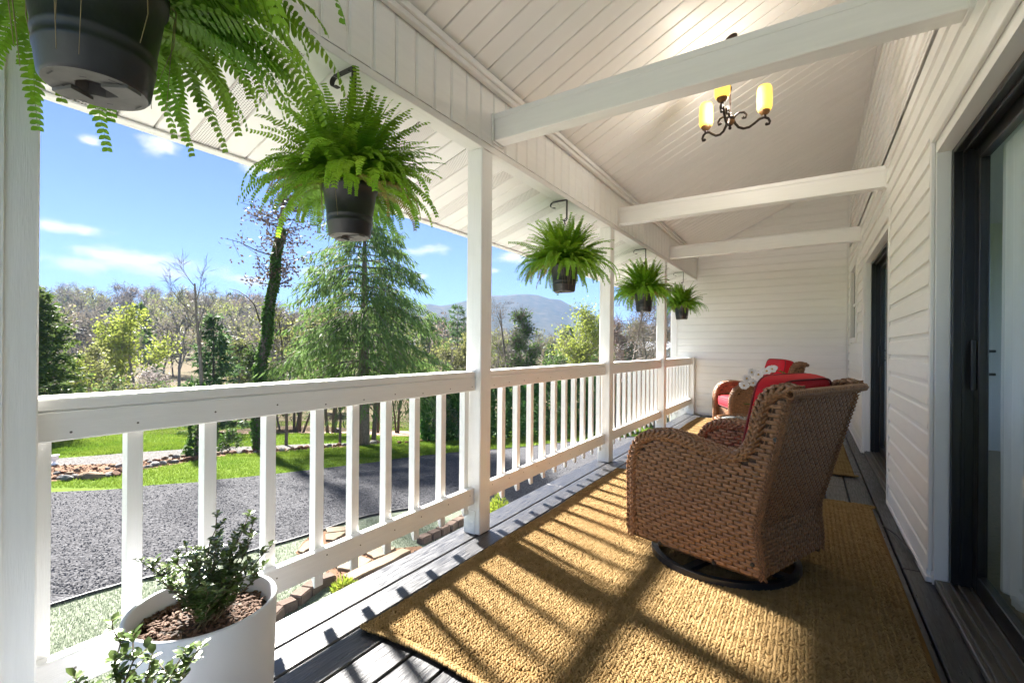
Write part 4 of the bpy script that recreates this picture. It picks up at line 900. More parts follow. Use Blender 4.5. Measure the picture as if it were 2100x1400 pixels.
# ---- planters with small boxwoods
def leaf_mesh(L, Wd, m):
    V = [(0, 0, 0), (L*0.3, Wd*0.42, 0.08*L), (L*0.3, 0, 0), (L*0.3, -Wd*0.42, 0.08*L), (L*0.68, Wd*0.46, 0.05*L), (L*0.70, 0, -0.03*L), (L*0.68, -Wd*0.46, 0.05*L), (L, 0, -0.10*L)]
    F = [(0, 2, 1), (0, 3, 2), (1, 2, 5, 4), (2, 3, 6, 5), (4, 5, 7), (5, 6, 7)]
    mb = MB(); mb.add(V, F, True); return mb.mesh('leaf', m)
lf_me = leaf_mesh(0.0185, 0.0115, M['box_leaf']); lf_me2 = leaf_mesh(0.016, 0.0095, M['box_leaf'])
def planter(x, y, label, seed, sprigs, cap, tall=1.0, spread=1.0, D=0.335, H=0.43):
    t = tag(empty('planter', (x, y, 0.001)), label, 'planter', 'white round planters with boxwoods'); R = D/2; r = random.Random(seed)
    m = MB(); m.lathe([(0.0, 0.0), (R*0.90, 0.0), (R*0.93, 0.008), (R, H-0.004), (R-0.002, H), (R-0.009, H), (R-0.011, H-0.004), (R-0.016, H-0.12)], 64); m.build('tub', M['planter'], t)
    m = MB(); m.lathe([(R-0.012, H-0.060), (R*0.5, H-0.050), (0.0, H-0.046)], 40); m.build('soil', M['soil'], t)
    N = 950; q = RNG.uniform(0, 6.28, N); rr = (R-0.016)*np.sqrt(RNG.uniform(0, 1, N)); C = np.stack([rr*np.cos(q), rr*np.sin(q), np.full(N, H-0.048)+RNG.uniform(-0.004, 0.006, N)], 1); a = RNG.uniform(0, 6.28, N)
    A = np.stack([np.cos(a), np.sin(a), RNG.normal(0, 0.25, N)], 1); U = np.stack([RNG.normal(0, 0.3, N), RNG.normal(0, 0.3, N), np.ones(N)], 1)
    o = link('bark_mulch', mesh_np('bark_mulch', *lump_arrays(C, A, U, RNG.uniform(0.008, 0.024, N), RNG.uniform(0.005, 0.010, N), 0.004), M['bark_mulch']), t); o['kind'] = 'stuff'
    tw = MB(); leaves = []
    for dx, dy, h in sprigs:
        p = Vector((r.uniform(-0.03, 0.03), r.uniform(-0.03, 0.03), H-0.05)); d = Vector((dx*spread, dy*spread, h*tall)); n = 9; pts = [p+d*(i/n)*(0.85+0.15*i/n)+Vector((r.uniform(-.006, .006), r.uniform(-.006, .006), 0)) for i in range(n+1)]
        tw.tube(pts, [0.0028*(1-0.6*i/n) for i in range(n+1)], 5)
        for i in range(2, n+1):
            for b in range(2 if i < n else 1):
                q = r.uniform(0, 6.28); ln = r.uniform(0.02, 0.055)*(1.15-i/n*0.6); e = Vector((math.cos(q), math.sin(q), 0.9)).normalized()*ln
                if i == n: e = d.normalized()*0.015
                tw.tube([pts[i], pts[i]+e], [0.0013, 0.0008], 4)
                for k in range(7):
                    f = (k+0.6)/7; leaves.append((pts[i]+e*f, q+k*2.4+r.uniform(-.3, .3), r.uniform(0.1, 0.9), r.uniform(0.7, 1.15)))
    tw.build('twigs', M['twig'], t)
    r.shuffle(leaves); rest = leaves[cap:]
    for p, q, e, s_ in leaves[:cap]: link('leaf', lf_me if s_ > 0.9 else lf_me2, t, p, (0, -e, q), s_)
    if rest:
        base = np.array([v.co for v in lf_me.vertices]); V = []; F = []
        for p, q, e, s_ in rest:
            R_ = np.array(Matrix.Rotation(q, 3, 'Z') @ Matrix.Rotation(-e, 3, 'Y')); o = len(V); V += list((base*s_) @ R_.T+np.array(p)); F += [tuple(i+o for i in f.vertices) for f in lf_me.polygons]
        mb = MB(); mb.add(V, F, True); o = mb.build('foliage', M['box_leaf'], t); o['kind'] = 'stuff'
P1 = (-1.305, 0.590); P2 = (-0.935, 0.285)
r_ = random.Random(2)
def sp(k, h): return (RX*k[0]+FX*k[1], RY*k[0]+FY*k[1], h)
spr = [sp((-0.125, -0.02), 0.17), sp((-0.07, 0.03), 0.20), sp((-0.02, -0.03), 0.17), sp((0.02, 0.05), 0.27), sp((0.05, -0.01), 0.22), sp((0.10, 0.05), 0.27), sp((0.07, 0.07), 0.24), sp((0.12, 0.0), 0.16), sp((-0.04, 0.08), 0.19), sp((0.0, 0.02), 0.22), sp((-0.01, -0.08), 0.13), sp((0.08, -0.06), 0.13), sp((-0.05, -0.05), 0.19), sp((0.04, 0.0), 0.20), sp((0.09, 0.02), 0.22), sp((-0.08, 0.06), 0.15), sp((0.03, 0.09), 0.20), sp((-0.03, 0.03), 0.16), sp((0.06, -0.09), 0.15), sp((-0.10, -0.04), 0.13), sp((0.12, 0.07), 0.19), sp((0.0, -0.05), 0.2), sp((-0.09, 0.0), 0.16), sp((0.13, -0.03), 0.17)]
planter(*P1, 'white round planter with a small glossy boxwood against the railing', 3, spr, 300, 0.92, 1.05)
spr2 = [sp((-0.06, 0.05), 0.21), sp((-0.02, 0.06), 0.19), sp((0.015, 0.05), 0.17), sp((0.10, 0.04), 0.19), sp((0.13, 0.03), 0.21), sp((-0.20, 0.02), 0.14), sp((-0.09, 0.02), 0.15)]
planter(*P2, 'white planter cut off by the bottom edge, only its boxwood tips showing', 8, spr2, 160)

# ---- loose cable by the wall
m = MB((0.395, 3.56, 0.006)); pts = [Vector((0.397, 3.66, 0.008)), Vector((0.415, 3.60, 0.012)), Vector((0.440, 3.50, 0.016)), Vector((0.458, 3.36, 0.018)), Vector((0.470, 3.16, 0.016)), Vector((0.476, 3.05, 0.012)), Vector((0.486, 2.99, 0.004))]
cab = [pts[0]]
for i in range(len(pts)-1):
    for f in (0.25, 0.5, 0.75, 1.0):
        p0, p1, p2, p3 = pts[max(0, i-1)], pts[i], pts[i+1], pts[min(len(pts)-1, i+2)]
        cab.append(0.5*((2*p1)+(-p0+p2)*f+(2*p0-5*p1+4*p2-p3)*f*f+(-p0+3*p1-3*p2+p3)*f**3))
m.tube(cab, 0.0042, 8); c = m.build('cable', M['rubber'], None, (0.395, 3.56, 0.006)); tag(c, 'short loose black cable lying on the deck by the house wall', 'cable')
m = MB((0.395, 3.56, 0.006)); m.tube([pts[0], pts[0]+Vector((-0.006, 0.020, -0.001))], 0.0035, 8); m.build('tip', M['silver'], c)

# ================================================================== GROUNDS
def gz_d(d): return EYE-float(np.interp(d, KNOTS, _hv))
V = []; F = []
for d in KNOTS:
    for r_ in (-6500, 6500): V.append((d*FX+r_*RX, d*FY+r_*RY, gz_d(d)))
for i in range(len(KNOTS)-1): F.append((2*i, 2*i+1, 2*i+3, 2*i+2))
mb = MB(); mb.add(V, F); tag(mb.build('ground', M['grass_ground']), 'sloping mown lawn round the house', 'ground', kind='structure')
def wpoly(px): return [tuple(ground_at(*p)[:2]) for p in px]
def sheet(name, poly, off, m, label, cat, lo=None, thick=0.0, xs=None):
    bm = bmesh.new(); vs_ = [bm.verts.new((x, y, 0)) for x, y in poly]; f = bm.faces.new(vs_); bmesh.ops.triangulate(bm, faces=[f])
    ds = [depth(x, y) for x, y in poly]
    for k in KNOTS:
        if min(ds)+1e-3 < k < max(ds)-1e-3:
            g = bm.verts[:]+bm.edges[:]+bm.faces[:]; bmesh.ops.bisect_plane(bm, geom=g, dist=1e-5, plane_co=(k*FX, k*FY, 0), plane_no=(FX, FY, 0))
    for v in bm.verts: v.co.z = ground_z(v.co.x, v.co.y)+off
    for f in bm.faces:
        f.normal_update()
        if f.normal.z < 0: f.normal_flip()
    me = bpy.data.meshes.new(name); bm.to_mesh(me); bm.free(); me.materials.append(m); o = link(name, me); return tag(o, label, cat, kind='structure')
def smooth_px(pts, n=4):
    out = []
    for i in range(len(pts)-1):
        p0, p1, p2, p3 = [np.array(pts[max(0, min(len(pts)-1, j))], float) for j in (i-1, i, i+1, i+2)]
        for f in np.arange(n)/n: out.append(tuple(0.5*((2*p1)+(-p0+p2)*f+(2*p0-5*p1+4*p2-p3)*f*f+(-p0+3*p1-3*p2+p3)*f**3)))
    return out+[tuple(pts[-1])]
far_edge = smooth_px([(-420, 1022), (-100, 1016), (109, 1009), (252, 1002), (300, 996), (412, 988), (450, 983), (535, 975), (640, 963), (700, 956), (790, 945), (880, 934), (940, 928), (1060, 918), (1150, 908), (1230, 901), (1330, 893), (1420, 889)])
near_edge = smooth_px([(-420, 1400), (-100, 1310), (109, 1243), (255, 1200), (300, 1190), (400, 1165), (568, 1118), (638, 1097), (740, 1064), (813, 1049), (900, 1038), (985, 1034), (1040, 1042), (1080, 1080)])
right_side = [(1250, 1000), (1420, 930)]
DRIVE = wpoly(far_edge)+wpoly(right_side[::-1])+wpoly(near_edge[::-1])
sheet('driveway', DRIVE, 0.006, M['gravel'], 'wide grey gravel driveway curving past the porch', 'driveway')
TURF = wpoly(near_edge)+wpoly([(1000, 1180), (800, 1330), (500, 1500), (100, 1900), (-420, 2300)])
sheet('turf_strip', TURF, 0.004, M['turf'], 'strip of pale artificial turf between porch and driveway', 'turf')
sheet('bounce_bed', [(-1.6, -1.7), (-1.6, 8.3), (-3.7, 8.3), (-3.7, -1.7)], 0.007, M['chips'], 'added pale gravel sheet beside the porch, unseen below the deck edge, bouncing light up', 'bed')  # unseen pale sheet added to throw neutral light up at soffit and posts
sheet('bounce_pad', [(6, -1.75), (-17, -1.75), (-17, -16), (6, -16)], 0.009, M['chips'], 'added pale gravel sheet behind the camera, unseen, bouncing light onto the porch', 'driveway')  # added out of view to bounce neutral light onto the near-facing sides
WALK = wpoly([(655, 1086), (700, 1081), (718, 1084), (724, 1100), (760, 1121), (815, 1125), (862, 1120), (900, 1150), (800, 1240), (700, 1260), (676, 1200), (668, 1178), (672, 1160), (640, 1150), (606, 1136), (622, 1112), (640, 1098)])
sheet('walkway_bed', WALK, 0.0105, M['mulch'], 'brown mulch bed under the flagstone walkway', 'path')
path_top = smooth_px([(-420, 962), (-50, 950), (119, 940), (252, 929.5), (393, 920), (457, 916), (533, 915), (600, 911.5), (680, 909), (770, 906)])
path_bot = smooth_px([(-420, 985), (-50, 966), (109, 955), (252, 950), (298, 944), (386, 937), (452, 926), (533, 924), (600, 919), (650, 917), (710, 913), (770, 908)])
PATH = wpoly(path_top)+wpoly(path_bot[::-1]); sheet('garden_path', PATH, 0.005, M['gravel_pale'], 'pale gravel path crossing the far lawn', 'path')
bed_bot = smooth_px([(-420, 1020), (-50, 998), (110, 987), (180, 981), (252, 972), (300, 962), (386, 948), (452, 936), (535, 931), (600, 926), (700, 918), (790, 911)])
BED = wpoly(path_bot)+wpoly(bed_bot[::-1]); sheet('flower_bed', BED, 0.008, M['mulch'], 'mulched flower bed edged with rocks beside the path', 'bed')
BANK = wpoly([(445, 884), (560, 874.5), (640, 873.5), (760, 880), (880, 886), (900, 895), (800, 895), (700, 889), (560, 889), (460, 891)])
sheet('creek_bank', BANK, 0.012, M['bank'], 'bare red clay bank along the creek', 'bank')
WOODS = wpoly([(-900, 894), (110, 894), (240, 884), (300, 878), (400, 858), (540, 836), (600, 822), (720, 818), (880, 820), (960, 846), (1450, 868), (1700, 860)])+wpoly([(1700, 804), (-900, 804)])
sheet('woodland_floor', WOODS, 0.012, M['woods_floor'], 'brown leaf litter under the trees beyond the lawn', 'ground')

def strip_edge(name, pts, off, h, w, m, label, cat):
    P = [Vector((x, y, ground_z(x, y)+off)) for x, y in pts]; mb = MB(P[0])
    for a, b in zip(P, P[1:]):
        t_ = (b-a); s_ = Vector((-t_.y, t_.x, 0)).normalized()*w/2; z = Vector((0, 0, h))
        mb.add([a-s_, a+s_, b+s_, b-s_, a-s_+z, a+s_+z, b+s_+z, b-s_+z], [(4, 5, 6, 7), (0, 4, 7, 3), (1, 2, 6, 5)])
    o = mb.build(name, m, None, P[0]); return tag(o, label, cat)
strip_edge('edging_strip', wpoly([p for p in near_edge if p[0] < 900]), -0.01, 0.05, 0.022, M['edging'], 'thin black edging between the gravel and the artificial turf', 'edging')
strip_edge('edging_strip', wpoly([p for p in far_edge if p[0] > 780]), -0.01, 0.035, 0.022, M['edging'], 'thin black edging between the gravel and the lawn', 'edging')

# loose stones and blades that nobody could count
def inside(P, poly):
    x, y = P[:, 0], P[:, 1]; c = np.zeros(len(P), bool); n = len(poly)
    for i in range(n):
        x1, y1 = poly[i]; x2, y2 = poly[i-1]
        if y1 == y2: continue
        c ^= ((y1 > y) != (y2 > y)) & (x < (x2-x1)*(y-y1)/(y2-y1)+x1)
    return c
def scatter(n, d0, d1, k0, k1, polys_in, polys_out=(), power=1.0):
    d = d0+(d1-d0)*RNG.uniform(0, 1, n)**power; k = RNG.uniform(k0, k1, n); P = np.stack([d*(FX+k*RX), d*(FY+k*RY)], 1); ok = np.ones(n, bool)
    if polys_in: ok = np.zeros(n, bool)
    for p in polys_in: ok |= inside(P, p)
    for p in polys_out: ok &= ~inside(P, p)
    P = P[ok]; z = EYE-np.interp(depth(P[:, 0], P[:, 1]), KNOTS, _hv); return np.column_stack([P, z])
def pebbles(P, s0, s1):
    N = len(P); base = np.array([(1, 0, 0), (-1, 0, 0), (0, 1, 0), (0, -1, 0), (0, 0, 1), (0, 0, -1)], float); F0 = np.array([(0, 2, 4), (2, 1, 4), (1, 3, 4), (3, 0, 4), (2, 0, 5), (1, 2, 5), (3, 1, 5), (0, 3, 5)])
    s = RNG.uniform(s0, s1, (N, 1, 1)); V = base[None]*s*RNG.uniform(0.55, 1.15, (N, 6, 1))+RNG.normal(0, 0.12, (N, 6, 3))*s; V[:, :, 2] *= 0.7
    a = RNG.uniform(0, 6.28, N); c, si = np.cos(a)[:, None], np.sin(a)[:, None]; x, y = V[:, :, 0]*c-V[:, :, 1]*si, V[:, :, 0]*si+V[:, :, 1]*c
    V = np.stack([x, y, V[:, :, 2]], 2)+P[:, None, :]+np.array([0, 0, 0.006]); return V.reshape(-1, 3), (F0[None]+(np.arange(N)*6)[:, None, None]).reshape(-1, 3)
def blades(P, h, w, lean=0.5):
    N = len(P); a = RNG.uniform(0, 6.28, N); b = RNG.uniform(0, 6.28, N); hh = h*RNG.uniform(0.5, 1.25, N); l = lean*hh*RNG.uniform(0.1, 1, N)
    dx, dy = np.cos(a)*w/2, np.sin(a)*w/2; V = np.zeros((N, 3, 3)); V[:, 0] = P+np.stack([dx, dy, 0*dx], 1); V[:, 1] = P-np.stack([dx, dy, 0*dx], 1); V[:, 2] = P+np.stack([np.cos(b)*l, np.sin(b)*l, hh], 1)
    return V.reshape(-1, 3), np.arange(N*3).reshape(-1, 3)
KL, KR = -1.15, 0.40
pv_, pf_ = pebbles(scatter(30000, 5.6, 12.5, KL, KR, [DRIVE], power=1.4), 0.010, 0.022)
o = link('gravel', mesh_np('gravel', pv_, pf_, M['stone_bit'])); tag(o, 'loose grey stones lying over the gravel driveway', 'gravel', kind='stuff')
pv_, pf_ = blades(scatter(150000, 4.0, 8.2, KL, 0.1, [TURF], [WALK, DRIVE]), 0.030, 0.006, 0.9)
o = link('turf_pile', mesh_np('turf_pile', pv_, pf_, M['turf_blade'])); tag(o, 'short shiny pile of the artificial turf strip', 'artificial grass', kind='stuff')
LAWN1 = wpoly(bed_bot)+wpoly(far_edge[::-1])
LOUT = [DRIVE, TURF, BED, PATH, WALK, BANK, WOODS]
a1 = blades(scatter(150000, 10, 17.5, KL, 0.25, [], LOUT), 0.055, 0.013, 0.7); a2 = blades(scatter(150000, 14, 34, KL, 0.35, [], LOUT, power=1.3), 0.085, 0.030, 0.7)
o = link('grass', mesh_np('grass', *merge([a1, a2]), M['blade'])); tag(o, 'bright mown grass growing on the lawns', 'grass', kind='stuff')
pv_, pf_ = pebbles(scatter(5000, 4.5, 7.5, -0.6, 0.05, [WALK]), 0.012, 0.028)
o = link('mulch_chips', mesh_np('mulch_chips', pv_, pf_, M['mulch'])); tag(o, 'loose bark chips round the flagstones', 'mulch', kind='stuff')
pv_, pf_ = pebbles(scatter(9000, 11, 17, KL, -0.2, [BED]), 0.02, 0.06)
o = link('bed_mulch', mesh_np('bed_mulch', pv_, pf_, M['mulch'])); tag(o, 'pine bark mulch heaped in the flower bed', 'mulch', kind='stuff')

# flagstones and edging blocks
flags = [([(669, 1087), (690, 1084), (711, 1083.5), (713, 1091), (690, 1095), (669, 1096.5)], 'flagstone where the walkway meets the gravel'),
         ([(668, 1098.5), (709, 1094), (700, 1103), (682, 1112), (668, 1111)], 'second flagstone back from the gravel driveway'),
         ([(611, 1134), (626, 1117), (641, 1106), (642, 1124), (622, 1138)], 'reddish flagstone at the walkway corner by the turf'),
         ([(685, 1163), (704, 1152), (738, 1144), (763, 1154), (743, 1166), (722, 1174.5), (692, 1171)], 'broad tan flagstone in the middle of the walkway'),
         ([(749, 1138), (768, 1127), (788, 1124.5), (811, 1128), (797, 1139), (767, 1151)], 'tan flagstone next to the grey edging block'),
         ([(701, 1187), (760, 1158), (826, 1129), (842, 1134), (790, 1162), (724, 1194)], 'long narrow stone slab nearest the porch'),
         ([(736, 1136), (748, 1127), (756, 1125), (756, 1131), (745, 1139)], 'small flagstone chip behind the railing foot'), ([(700, 1149), (722, 1140), (727, 1144), (706, 1153)], 'narrow flagstone sliver beside the broad one')]
for px, lab in flags:
    P = wpoly(px); cx_, cy_ = np.mean([p[0] for p in P]), np.mean([p[1] for p in P]); n = len(P); th = random.uniform(0.028, 0.045); fine = []
    for i in range(n):
        a, b = Vector((*P[i], 0)), Vector((*P[(i+1) % n], 0)); fine.append(a)
        for f in (0.35, 0.7): fine.append(a.lerp(b, f)+Vector((random.uniform(-1, 1), random.uniform(-1, 1), 0))*0.012)
    n = len(fine); z0 = ground_z(cx_, cy_); mb = MB((cx_, cy_, z0)); V = []
    for dz, sc_ in ((0.0, 1.0), (th-0.006, 1.0), (th, 0.965)):
        for p in fine: V.append((cx_+(p.x-cx_)*sc_, cy_+(p.y-cy_)*sc_, ground_z(p.x, p.y)+0.010+dz))
    mb.add(V, [(j*n+i, j*n+(i+1) % n, (j+1)*n+(i+1) % n, (j+1)*n+i) for j in range(2) for i in range(n)]+[tuple(2*n+i for i in range(n))])
    o = mb.build('flagstone', M['flag'], None, (cx_, cy_, z0)); fix_normals(o.data); tag(o, lab, 'flagstone', 'flagstones of the walkway')
def paver_mesh():
    mb = MB(); L, Wd, H = 0.20, 0.155, 0.115
    mb.prism([(-L/2, 0), (L/2, 0), (L/2, H-0.018), (L/2-0.016, H), (-L/2+0.016, H), (-L/2, H-0.018)], 1, -Wd/2+0.012, Wd/2-0.012)
    mb.prism([(-L/2+0.012, 0), (L/2-0.012, 0), (L/2-0.014, H-0.022), (L/2-0.03, H-0.010), (-L/2+0.03, H-0.010), (-L/2+0.014, H-0.022)], 1, -Wd/2, Wd/2)
    me = mb.mesh('edging_block', M['paver']); fix_normals(me); return me
pav = paver_mesh()
arcs = [[(548, 1283), (575, 1262), (606, 1240), (634, 1219), (664, 1202), (690, 1190)], [(862, 1116), (890, 1103), (915, 1091), (938, 1079), (957, 1068), (972, 1058), (984, 1050)]]
for ai, arc in enumerate(arcs):
    P = [ground_at(*p) for p in smooth_px(arc, 8)]; acc = 0; nxt = 0.09
    for a, b in zip(P, P[1:]):
        L = (b-a).length
        while nxt <= acc+L:
            p = a.lerp(b, (nxt-acc)/L); q = math.atan2(b.y-a.y, b.x-a.x)
            o = link('edging_block', pav, None, (p.x, p.y, ground_z(p.x, p.y)+0.004), (random.uniform(-.05, .05), random.uniform(-.05, .05), q+random.uniform(-.07, .07)), random.uniform(0.94, 1.06))
            tag(o, ['brown edging block in the curve by the round planter', 'brown edging block in the curve by the first full post'][ai], 'edging block', ['blocks edging the turf by the planter', 'blocks edging the turf by the first full post'][ai]); nxt += 0.212
        acc += L
# rocks along the flower bed
def rock_mesh(seed, m, blocky):
    bm = bmesh.new(); bmesh.ops.create_icosphere(bm, subdivisions=2, radius=1.0); r = random.Random(seed); dirs = [(Vector((r.gauss(0, 1), r.gauss(0, 1), r.gauss(0, 1))).normalized(), r.uniform(0.55, 0.9)) for _ in range(blocky)]
    for v in bm.verts:
        p = v.co.copy()
        for d_, c in dirs:
            k = p.dot(d_)
            if k > c: p -= d_*(k-c)*0.92
        v.co = p+Vector((r.gauss(0, .02), r.gauss(0, .02), r.gauss(0, .02)))
    me = bpy.data.meshes.new('rock'); bm.to_mesh(me); bm.free(); me.materials.append(m); me.polygons.foreach_set('use_smooth', [False]*len(me.polygons)); return me
rocks = {c: [rock_mesh(i*7+ord(c), {'t': M['rock_tan'], 'g': M['rock_grey'], 'r': M['rock_red']}[c], 9) for i in range(3)] for c in 'tgr'}
def rock(px, py, wpx, hpx, c, label, group='rocks edging the flower bed'):
    g = ground_at(px, py+hpx*0.35); d = depth(g.x, g.y); w = wpx*d/FPX/2; h = hpx*d/FPX/2
    o = link('rock', random.choice(rocks[c]), None, (g.x, g.y, g.z+h*0.55), (random.uniform(-.2, .2), random.uniform(-.2, .2), random.uniform(0, 6.28)), (w*1.15, w*0.95, h*1.25)); return tag(o, label, 'rock', group)
rock(192, 975, 36, 17, 't', 'big flat tan rock edging the flower bed'); rock(221, 974, 19, 9, 'g', 'small dark grey rock beside the pale one in the bed edge'); rock(193+44, 972, 20, 12, 'r', 'rusty rounded rock between the dark and white rocks'); rock(226, 972, 26, 12, 'g', 'white rock with a slanting top in the bed edge'); rock(246, 966, 20, 13, 'r', 'dark brown block rock half hidden by the second baluster')
CLAB = {'t': 'tan rock in the row edging the flower bed', 'g': 'grey rock in the row edging the flower bed', 'r': 'rusty brown rock in the row edging the flower bed'}
xs_ = [p[0] for p in bed_bot]; ysb = [p[1] for p in bed_bot]
px = 112.0; rr_ = random.Random(12)
while px < 790:
    y = float(np.interp(px, xs_, ysb)); s_ = rr_.uniform(9, 20)*(1.0 if px < 420 else 0.8); c = rr_.choice('ttggr')
    if not 170 < px < 255: rock(px, y-5-rr_.uniform(0, 3), s_, s_*rr_.uniform(0.5, 0.8), c, CLAB[c])
    if px < 420 and rr_.random() < 0.7: c2 = rr_.choice('tgr'); rock(px+4, y-13-rr_.uniform(0, 8), s_*0.8, s_*0.55, c2, CLAB[c2])
    px += s_*0.85
for p in ((820, 907), (835, 907), (862, 904), (880, 903), (897, 902)): rock(*p, 12, 7, 'r', 'low brown rock in the line beyond the spruce', 'rocks beyond the spruce')
rock(691, 882, 17, 14, 'g', 'pale boulder on the creek bank between saplings', None); rock(766, 907, 18, 12, 'g', 'grey rock at the foot of the big spruce', None)
for k in ('rock',):
    pass
# little white urn and dark pot in the garden
g = ground_at(111, 953); t = tag(empty('garden_urn', g), 'small white garden urn half hidden by the near post, beside the path', 'urn'); s_ = depth(g.x, g.y)/FPX*20
m = MB(); m.lathe([(0, 0), (0.30*s_, 0), (0.30*s_, 0.12*s_), (0.12*s_, 0.2*s_), (0.10*s_, 0.35*s_)], 20); m.build('foot', M['planter'], t); m = MB(); m.lathe([(0.10*s_, 0.35*s_), (0.32*s_, 0.6*s_), (0.36*s_, 0.95*s_), (0.42*s_, 1.0*s_), (0.34*s_, 1.0*s_), (0.28*s_, 0.7*s_), (0, 0.6*s_)], 20); m.build('bowl', M['planter'], t)
g = ground_at(884, 900); t = tag(empty('garden_pot', g), 'dark round garden pot under the bare shrub beyond the lawn', 'pot'); m = MB(); m.lathe([(0, 0), (0.12, 0), (0.19, 0.25), (0.20, 0.33), (0.17, 0.33), (0.16, 0.28), (0, 0.27)], 20); m.build('tub', M['pot'], t)

# ================================================================== PLANTS AND TREES
def cards(C, A, L, Wd, rng, fold=True):
    """leaf-sized diamonds: base point, direction, length, width"""
    C = np.asarray(C, float); A = np.asarray(A, float); A = A/(np.linalg.norm(A, axis=1)[:, None]+1e-9); N = len(C); R_ = rng.normal(0, 1, (N, 3)); S_ = np.cross(A, R_); S_ /= np.linalg.norm(S_, axis=1)[:, None]+1e-9
    L = np.broadcast_to(np.asarray(L, float), (N,))[:, None]; Wd = np.broadcast_to(np.asarray(Wd, float), (N,))[:, None]
    V = np.stack([C, C+A*L*0.45+S_*Wd/2, C+A*L, C+A*L*0.45-S_*Wd/2], 1); return V.reshape(-1, 3), np.arange(N*4).reshape(-1, 4)
def skeleton(H, spread, seed, trunk_r, first=0.25, levels=4, nb=5, up=0.55, lean=(0, 0), wiggle=0.12, fork=False):
    """trunk and limbs as tubes; returns (MB, twig list of (point, direction, level))"""
    r = random.Random(seed); mb = MB(); tips = []
    def grow(p, d, L, rad, lev):
        n = 5 if lev == 0 else 4; pts = [p.copy()]; dirs = [d.copy()]
        for i in range(n):
            d = (d+Vector((r.gauss(0, wiggle), r.gauss(0, wiggle), r.gauss(0, wiggle*0.5)+(0.10*up if lev else 0.0)))).normalized(); p = p+d*(L/n); pts.append(p.copy()); dirs.append(d.copy())
        mb.tube(pts, [max(0.006, rad*(1-0.72*i/n)) for i in range(n+1)], 7 if lev == 0 else (5 if lev == 1 else 3), cap=False)
        if lev >= 1:
            for i in range(1, n+1): tips.append((pts[i], dirs[i], lev))
        if lev >= levels-1: return
        k = nb if lev else nb+3
        for j in range(k):
            f = first+(1-first)*(j+r.random())/k if lev == 0 else 0.25+0.75*(j+r.random())/k; i = min(n-1, int(f*n)); q = pts[i].lerp(pts[i+1], f*n-i); b = dirs[i]
            a = r.uniform(0, 6.28); o = b.orthogonal().normalized(); o = Matrix.Rotation(a, 3, b) @ o
            nd = (b*up*(1.0 if lev == 0 else 0.9)+o*(1.0 if lev == 0 else 0.75)).normalized(); LL = (spread*(1.15-0.6*f) if lev == 0 else L*r.uniform(0.42, 0.66))*r.uniform(0.75, 1.15); grow(q, nd, LL, max(0.007, rad*(1-0.7*f)*0.55), lev+1)
    grow(Vector((0, 0, -0.05)), Vector((lean[0], lean[1], 1)).normalized(), H*0.94, trunk_r, 0); return mb, tips
def leafage(tips, n, L, Wd, rng, jitter, up=0.2, lev_min=2):
    T = [t for t in tips if t[2] >= lev_min] or tips; idx = rng.integers(0, len(T), n); P = np.array([T[i][0] for i in idx]); D = np.array([T[i][1] for i in idx])
    P = P+rng.normal(0, jitter, (n, 3)); A = D*0.5+rng.normal(0, 0.6, (n, 3))+np.array([0, 0, up]); return cards(P, A, L*rng.uniform(0.6, 1.3, n), Wd*rng.uniform(0.6, 1.3, n), rng)
def deciduous(name, pos, H, spread, seed, label, leaf_m, n, L, Wd, trunk_r=0.1, bark=None, group=None, cat='tree', jitter=0.25, twn=3, twl=1.0, **kw):
    t = tag(empty(name, pos), label, cat, group); mb, tips = skeleton(H, spread, seed, trunk_r, **kw); mb.build('trunk', bark or M['bark_bare'], t)
    rng = np.random.default_rng(seed)
    tw = cards(np.array([q[0] for q in tips]*twn)+rng.normal(0, 0.03, (len(tips)*twn, 3)), np.array([q[1] for q in tips]*twn)+rng.normal(0, 0.5, (len(tips)*twn, 3)), H*0.10*twl, 0.009+H*0.0006, rng)
    o = link('twigs', mesh_np('twigs', *tw, bark or M['bark_bare']), t); o['kind'] = 'stuff'
    if n: o = link('crown', mesh_np('crown', *leafage(tips, n, L, Wd, rng, jitter), leaf_m), t); o['kind'] = 'stuff'
    return t
